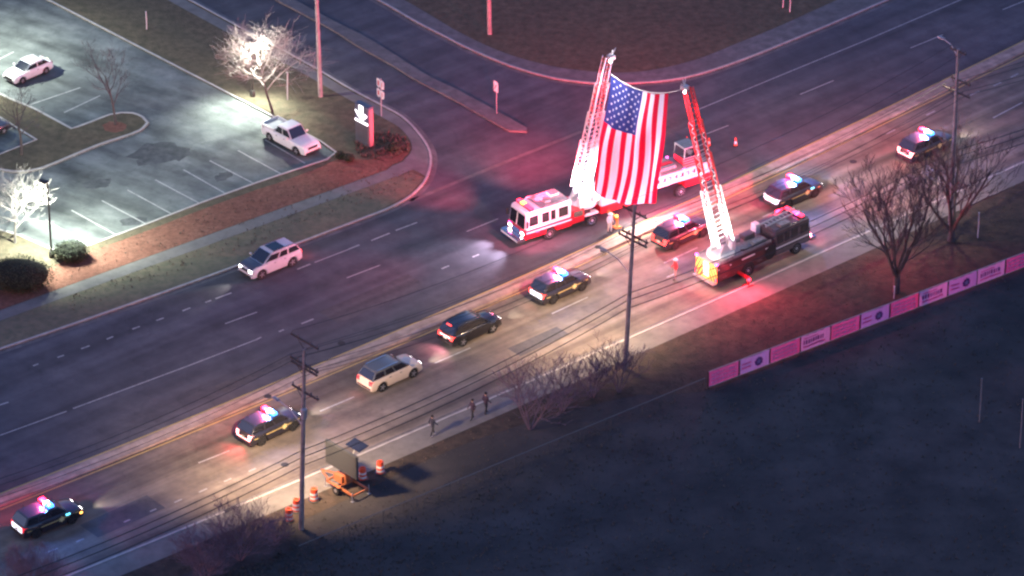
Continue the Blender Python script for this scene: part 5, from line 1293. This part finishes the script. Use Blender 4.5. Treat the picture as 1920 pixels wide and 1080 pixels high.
for i, (pos, s, lab) in enumerate([((655, 302), .42, 'low pinkish shrub nearest the pickup in the corner bed'), ((638, 296), .38, 'low pale shrub left of the pinkish one in the corner bed'), ((740, 283), .5, 'low shrub at the right of the corner bed')]):
    leafy(pos, s, s, s*.8, lab, 20+i, 420, 'low_shrub', 0, GB)
# scattered tufts in the mulch bed and on the bank
M_TUFT = mat('dry_tuft', (.12, .09, .07), 1, noise=.4, scale=2)
mb = MB(); rg = random.Random(99)
def tuft(mb, p, s):
    for _ in range(7):
        a = rg.uniform(0, 6.28); d = Vector((math.cos(a)*rg.uniform(.3, 1), math.sin(a)*rg.uniform(.3, 1), rg.uniform(.5, 1.2)))*s; q = Vector((-math.sin(a), math.cos(a), 0))*s*.12
        mb.add([p-q, p+q, p+d], [(0, 1, 2)])
for _ in range(260):
    f = rg.random(); x = 120+f*600; y = (497-(x-120)*.312)+rg.uniform(-22, 28); tuft(mb, G(x, y, .12), rg.uniform(.08, .2))
for _ in range(260):
    a = rg.uniform(0, 6.28); r = math.sqrt(rg.random()); tuft(mb, G(715+55*r*math.cos(a), 275+25*r*math.sin(a), .12), rg.uniform(.12, .4))
for _ in range(300):
    x = rg.uniform(130, 780); y = 545-(x-120)*.375+rg.uniform(14, 46); tuft(mb, G(x, y, .12), rg.uniform(.08, .2))
for _ in range(900):
    x = rg.uniform(300, 1900); y0 = 1075-(x-250)*.435; tuft(mb, G(x, y0+rg.uniform(5, 95), .1), rg.uniform(.06, .17))
mf = MB()
for _ in range(5200):
    x = rg.uniform(300, 1940); y = rg.uniform(1075-(x-250)*.40+70, 1110)
    if y > 1075-(x-250)*.40+70: tuft(mf, G(x, y, .09), rg.uniform(.08, .24))
of = mf.build('field_grass', mat('field_blade', (.085, .08, .07), 1, noise=.5, scale=.3)); of['kind'] = 'stuff'; of['label'] = 'sparse dormant grass tufts over the dark field'; of['category'] = 'grass'
o = mb.build('dry_grass', M_TUFT); o['kind'] = 'stuff'; o['label'] = 'dry tufts of grass and mulch along the verges'; o['category'] = 'grass'

# ================================================================== PEOPLE
M_SKIN = mat('skin', (.36, .22, .16), .6); M_HAIR = mat('dark_hair', (.02, .016, .014), .8)
def person(base, hd, label, coat, legs, shoe=None, H=1.75, stride=.16, arm=(.12, .12), hat=None, lift=0.0, bend=0.0, zb=.115):
    p = G(*base, zb); t = thing('person', label, 'person', p, hd); k = H/1.75
    V = []; E_ = []; RR = []
    def v(x, y, z, r): V.append(Vector((x*k, y*k, z*k))); RR.append(r*k); return len(V)-1
    def e(a, b): E_.append((a, b))
    bx_ = lambda z: bend*max(0, z-.95)
    pel = v(0, 0, .95, .135); wai = v(bx_(1.1), 0, 1.10, .125); che = v(bx_(1.3), 0, 1.30, .155); nec = v(bx_(1.47), 0, 1.47, .06); hed = v(bx_(1.58)+.02, 0, 1.58, .095); top = v(bx_(1.7)+.01, 0, 1.69, .085)
    e(pel, wai); e(wai, che); e(che, nec); e(nec, hed); e(hed, top)
    nos = v(bx_(1.6)+.115, 0, 1.585, .02); e(hed, nos)
    for s in (-1, 1):
        st = stride*s
        hip = v(0, s*.095, .90, .10); kn = v(st*.6+.03, s*.10, .49, .065); an_ = v(st*1.25-.02, s*.10, .09, .048); toe = v(st*1.25+.15, s*.11, .045, .038)
        e(pel, hip); e(hip, kn); e(kn, an_); e(an_, toe)
        sh = v(bx_(1.41), s*.19, 1.41, .07); a = arm[0 if s < 0 else 1]
        el = v(bx_(1.41)-.02-st*.5, s*.25, 1.13, .05); wr_ = v(bx_(1.41)+a-st*.8, s*.26, .90+a*.6, .036); pa = v(bx_(1.41)+a*1.15-st*.85, s*.26, .83+a*.7, .032)
        e(che, sh); e(sh, el); e(el, wr_); e(wr_, pa)
        for q, (dx, dy, L_) in enumerate(((.028, 0, .075), (.010, 0, .085), (-.010, 0, .08), (-.026, 0, .065))):
            f1_ = v(V[pa].x/k+dx, V[pa].y/k, V[pa].z/k-.045, .009); f2_ = v(V[pa].x/k+dx*1.1+.01, V[pa].y/k-s*.012, V[pa].z/k-.045-L_*.6, .008); e(pa, f1_); e(f1_, f2_)
        th = v(V[wr_].x/k+.035, V[wr_].y/k-s*.01, V[wr_].z/k-.05, .010); th2 = v(V[wr_].x/k+.05, V[wr_].y/k-s*.02, V[wr_].z/k-.09, .009); e(wr_, th); e(th, th2)
    me = bpy.data.meshes.new('person_cage'); me.from_pydata(V, E_, []); ob = bpy.data.objects.new('person_cage', me); COL.objects.link(ob)
    md = ob.modifiers.new('skin', 'SKIN'); md.use_smooth_shade = True
    lay = me.skin_vertices[0] if me.skin_vertices else None
    if lay is None:
        bpy.context.view_layer.objects.active = ob; me.skin_vertices.new() if hasattr(me.skin_vertices, 'new') else None; lay = me.skin_vertices[0]
    for i, r in enumerate(RR): lay.data[i].radius = (r, r); lay.data[i].use_root = (i == 0)
    sb = ob.modifiers.new('sub', 'SUBSURF'); sb.levels = 1; sb.render_levels = 1
    dg = bpy.context.evaluated_depsgraph_get(); nm = bpy.data.meshes.new_from_object(ob.evaluated_get(dg)); bpy.data.objects.remove(ob)
    nm.materials.clear()
    for m in (coat, legs, M_SKIN, shoe or M_TRIM): nm.materials.append(m)
    for f in nm.polygons:
        z = f.center.z/k; yy = abs(f.center.y)/k; i = 0
        if z > 1.48: i = 2
        elif z < .10: i = 3
        elif yy > .215 and z < .93+.1: i = 2 if z < .92 else 0
        elif z < .88: i = 1
        f.material_index = i
    b = bpy.data.objects.new('body', nm); COL.objects.link(b); b.parent = t
    mb = MB()
    if hat: mb.ball((V[top].x, 0, V[top].z-.01), .135*k, 14, 0, (1.05, .95, .75)); mb.lathe([(.19*k, 0), (.19*k, .015), (.1*k, .03)], 16, 'z', (V[top].x, 0, V[top].z-.05)); mb.build('helmet', hat, t, smooth=True)
    else: mb.ball((V[top].x-.015, 0, V[top].z-.015), .112*k, 14, 0, (1.02, .92, .95)); mb.build('hair', M_HAIR, t, smooth=True)
    return t
D1, D2, D3, D4 = mat('navy_coat', (.025, .028, .045), .9), mat('dark_trousers', (.03, .03, .035), .9), mat('purple_coat', (.05, .03, .05), .9), mat('white_shoe', (.6, .58, .56), .7)
person((811, 817), HD((811, 817), (870, 790)), 'person walking alone on the pavement in a dark jacket', D1, D2, D4, 1.78, .2)
person((886, 786), HD((886, 786), (840, 806)), 'person in dark clothes standing on the pavement beside the thicket, nearer the road sign board', D3, D2, None, 1.75, .14)
person((911, 776), HD((911, 776), (960, 755)), 'taller person in dark clothes at the edge of the broad thicket', D3, D2, None, 1.9, .12)
M_TURN = mat('tan_turnout_coat', (.55, .48, .40), .85); M_TURNW = mat('white_turnout', (.62, .56, .55), .85); M_HIVIS = mat('red_hivis_vest', (.72, .05, .06), .7); M_HELM = mat('white_helmet', (.75, .72, .72), .4)
person((1143, 436), R(-60), 'firefighter in a pale turnout coat standing beside the ladder truck', M_TURNW, M_TURN, None, 1.8, .08, hat=M_HELM, zb=.01)
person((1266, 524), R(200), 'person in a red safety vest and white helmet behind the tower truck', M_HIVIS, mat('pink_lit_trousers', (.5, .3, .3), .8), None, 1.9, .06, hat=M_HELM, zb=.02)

cam.data.dof.use_dof = False
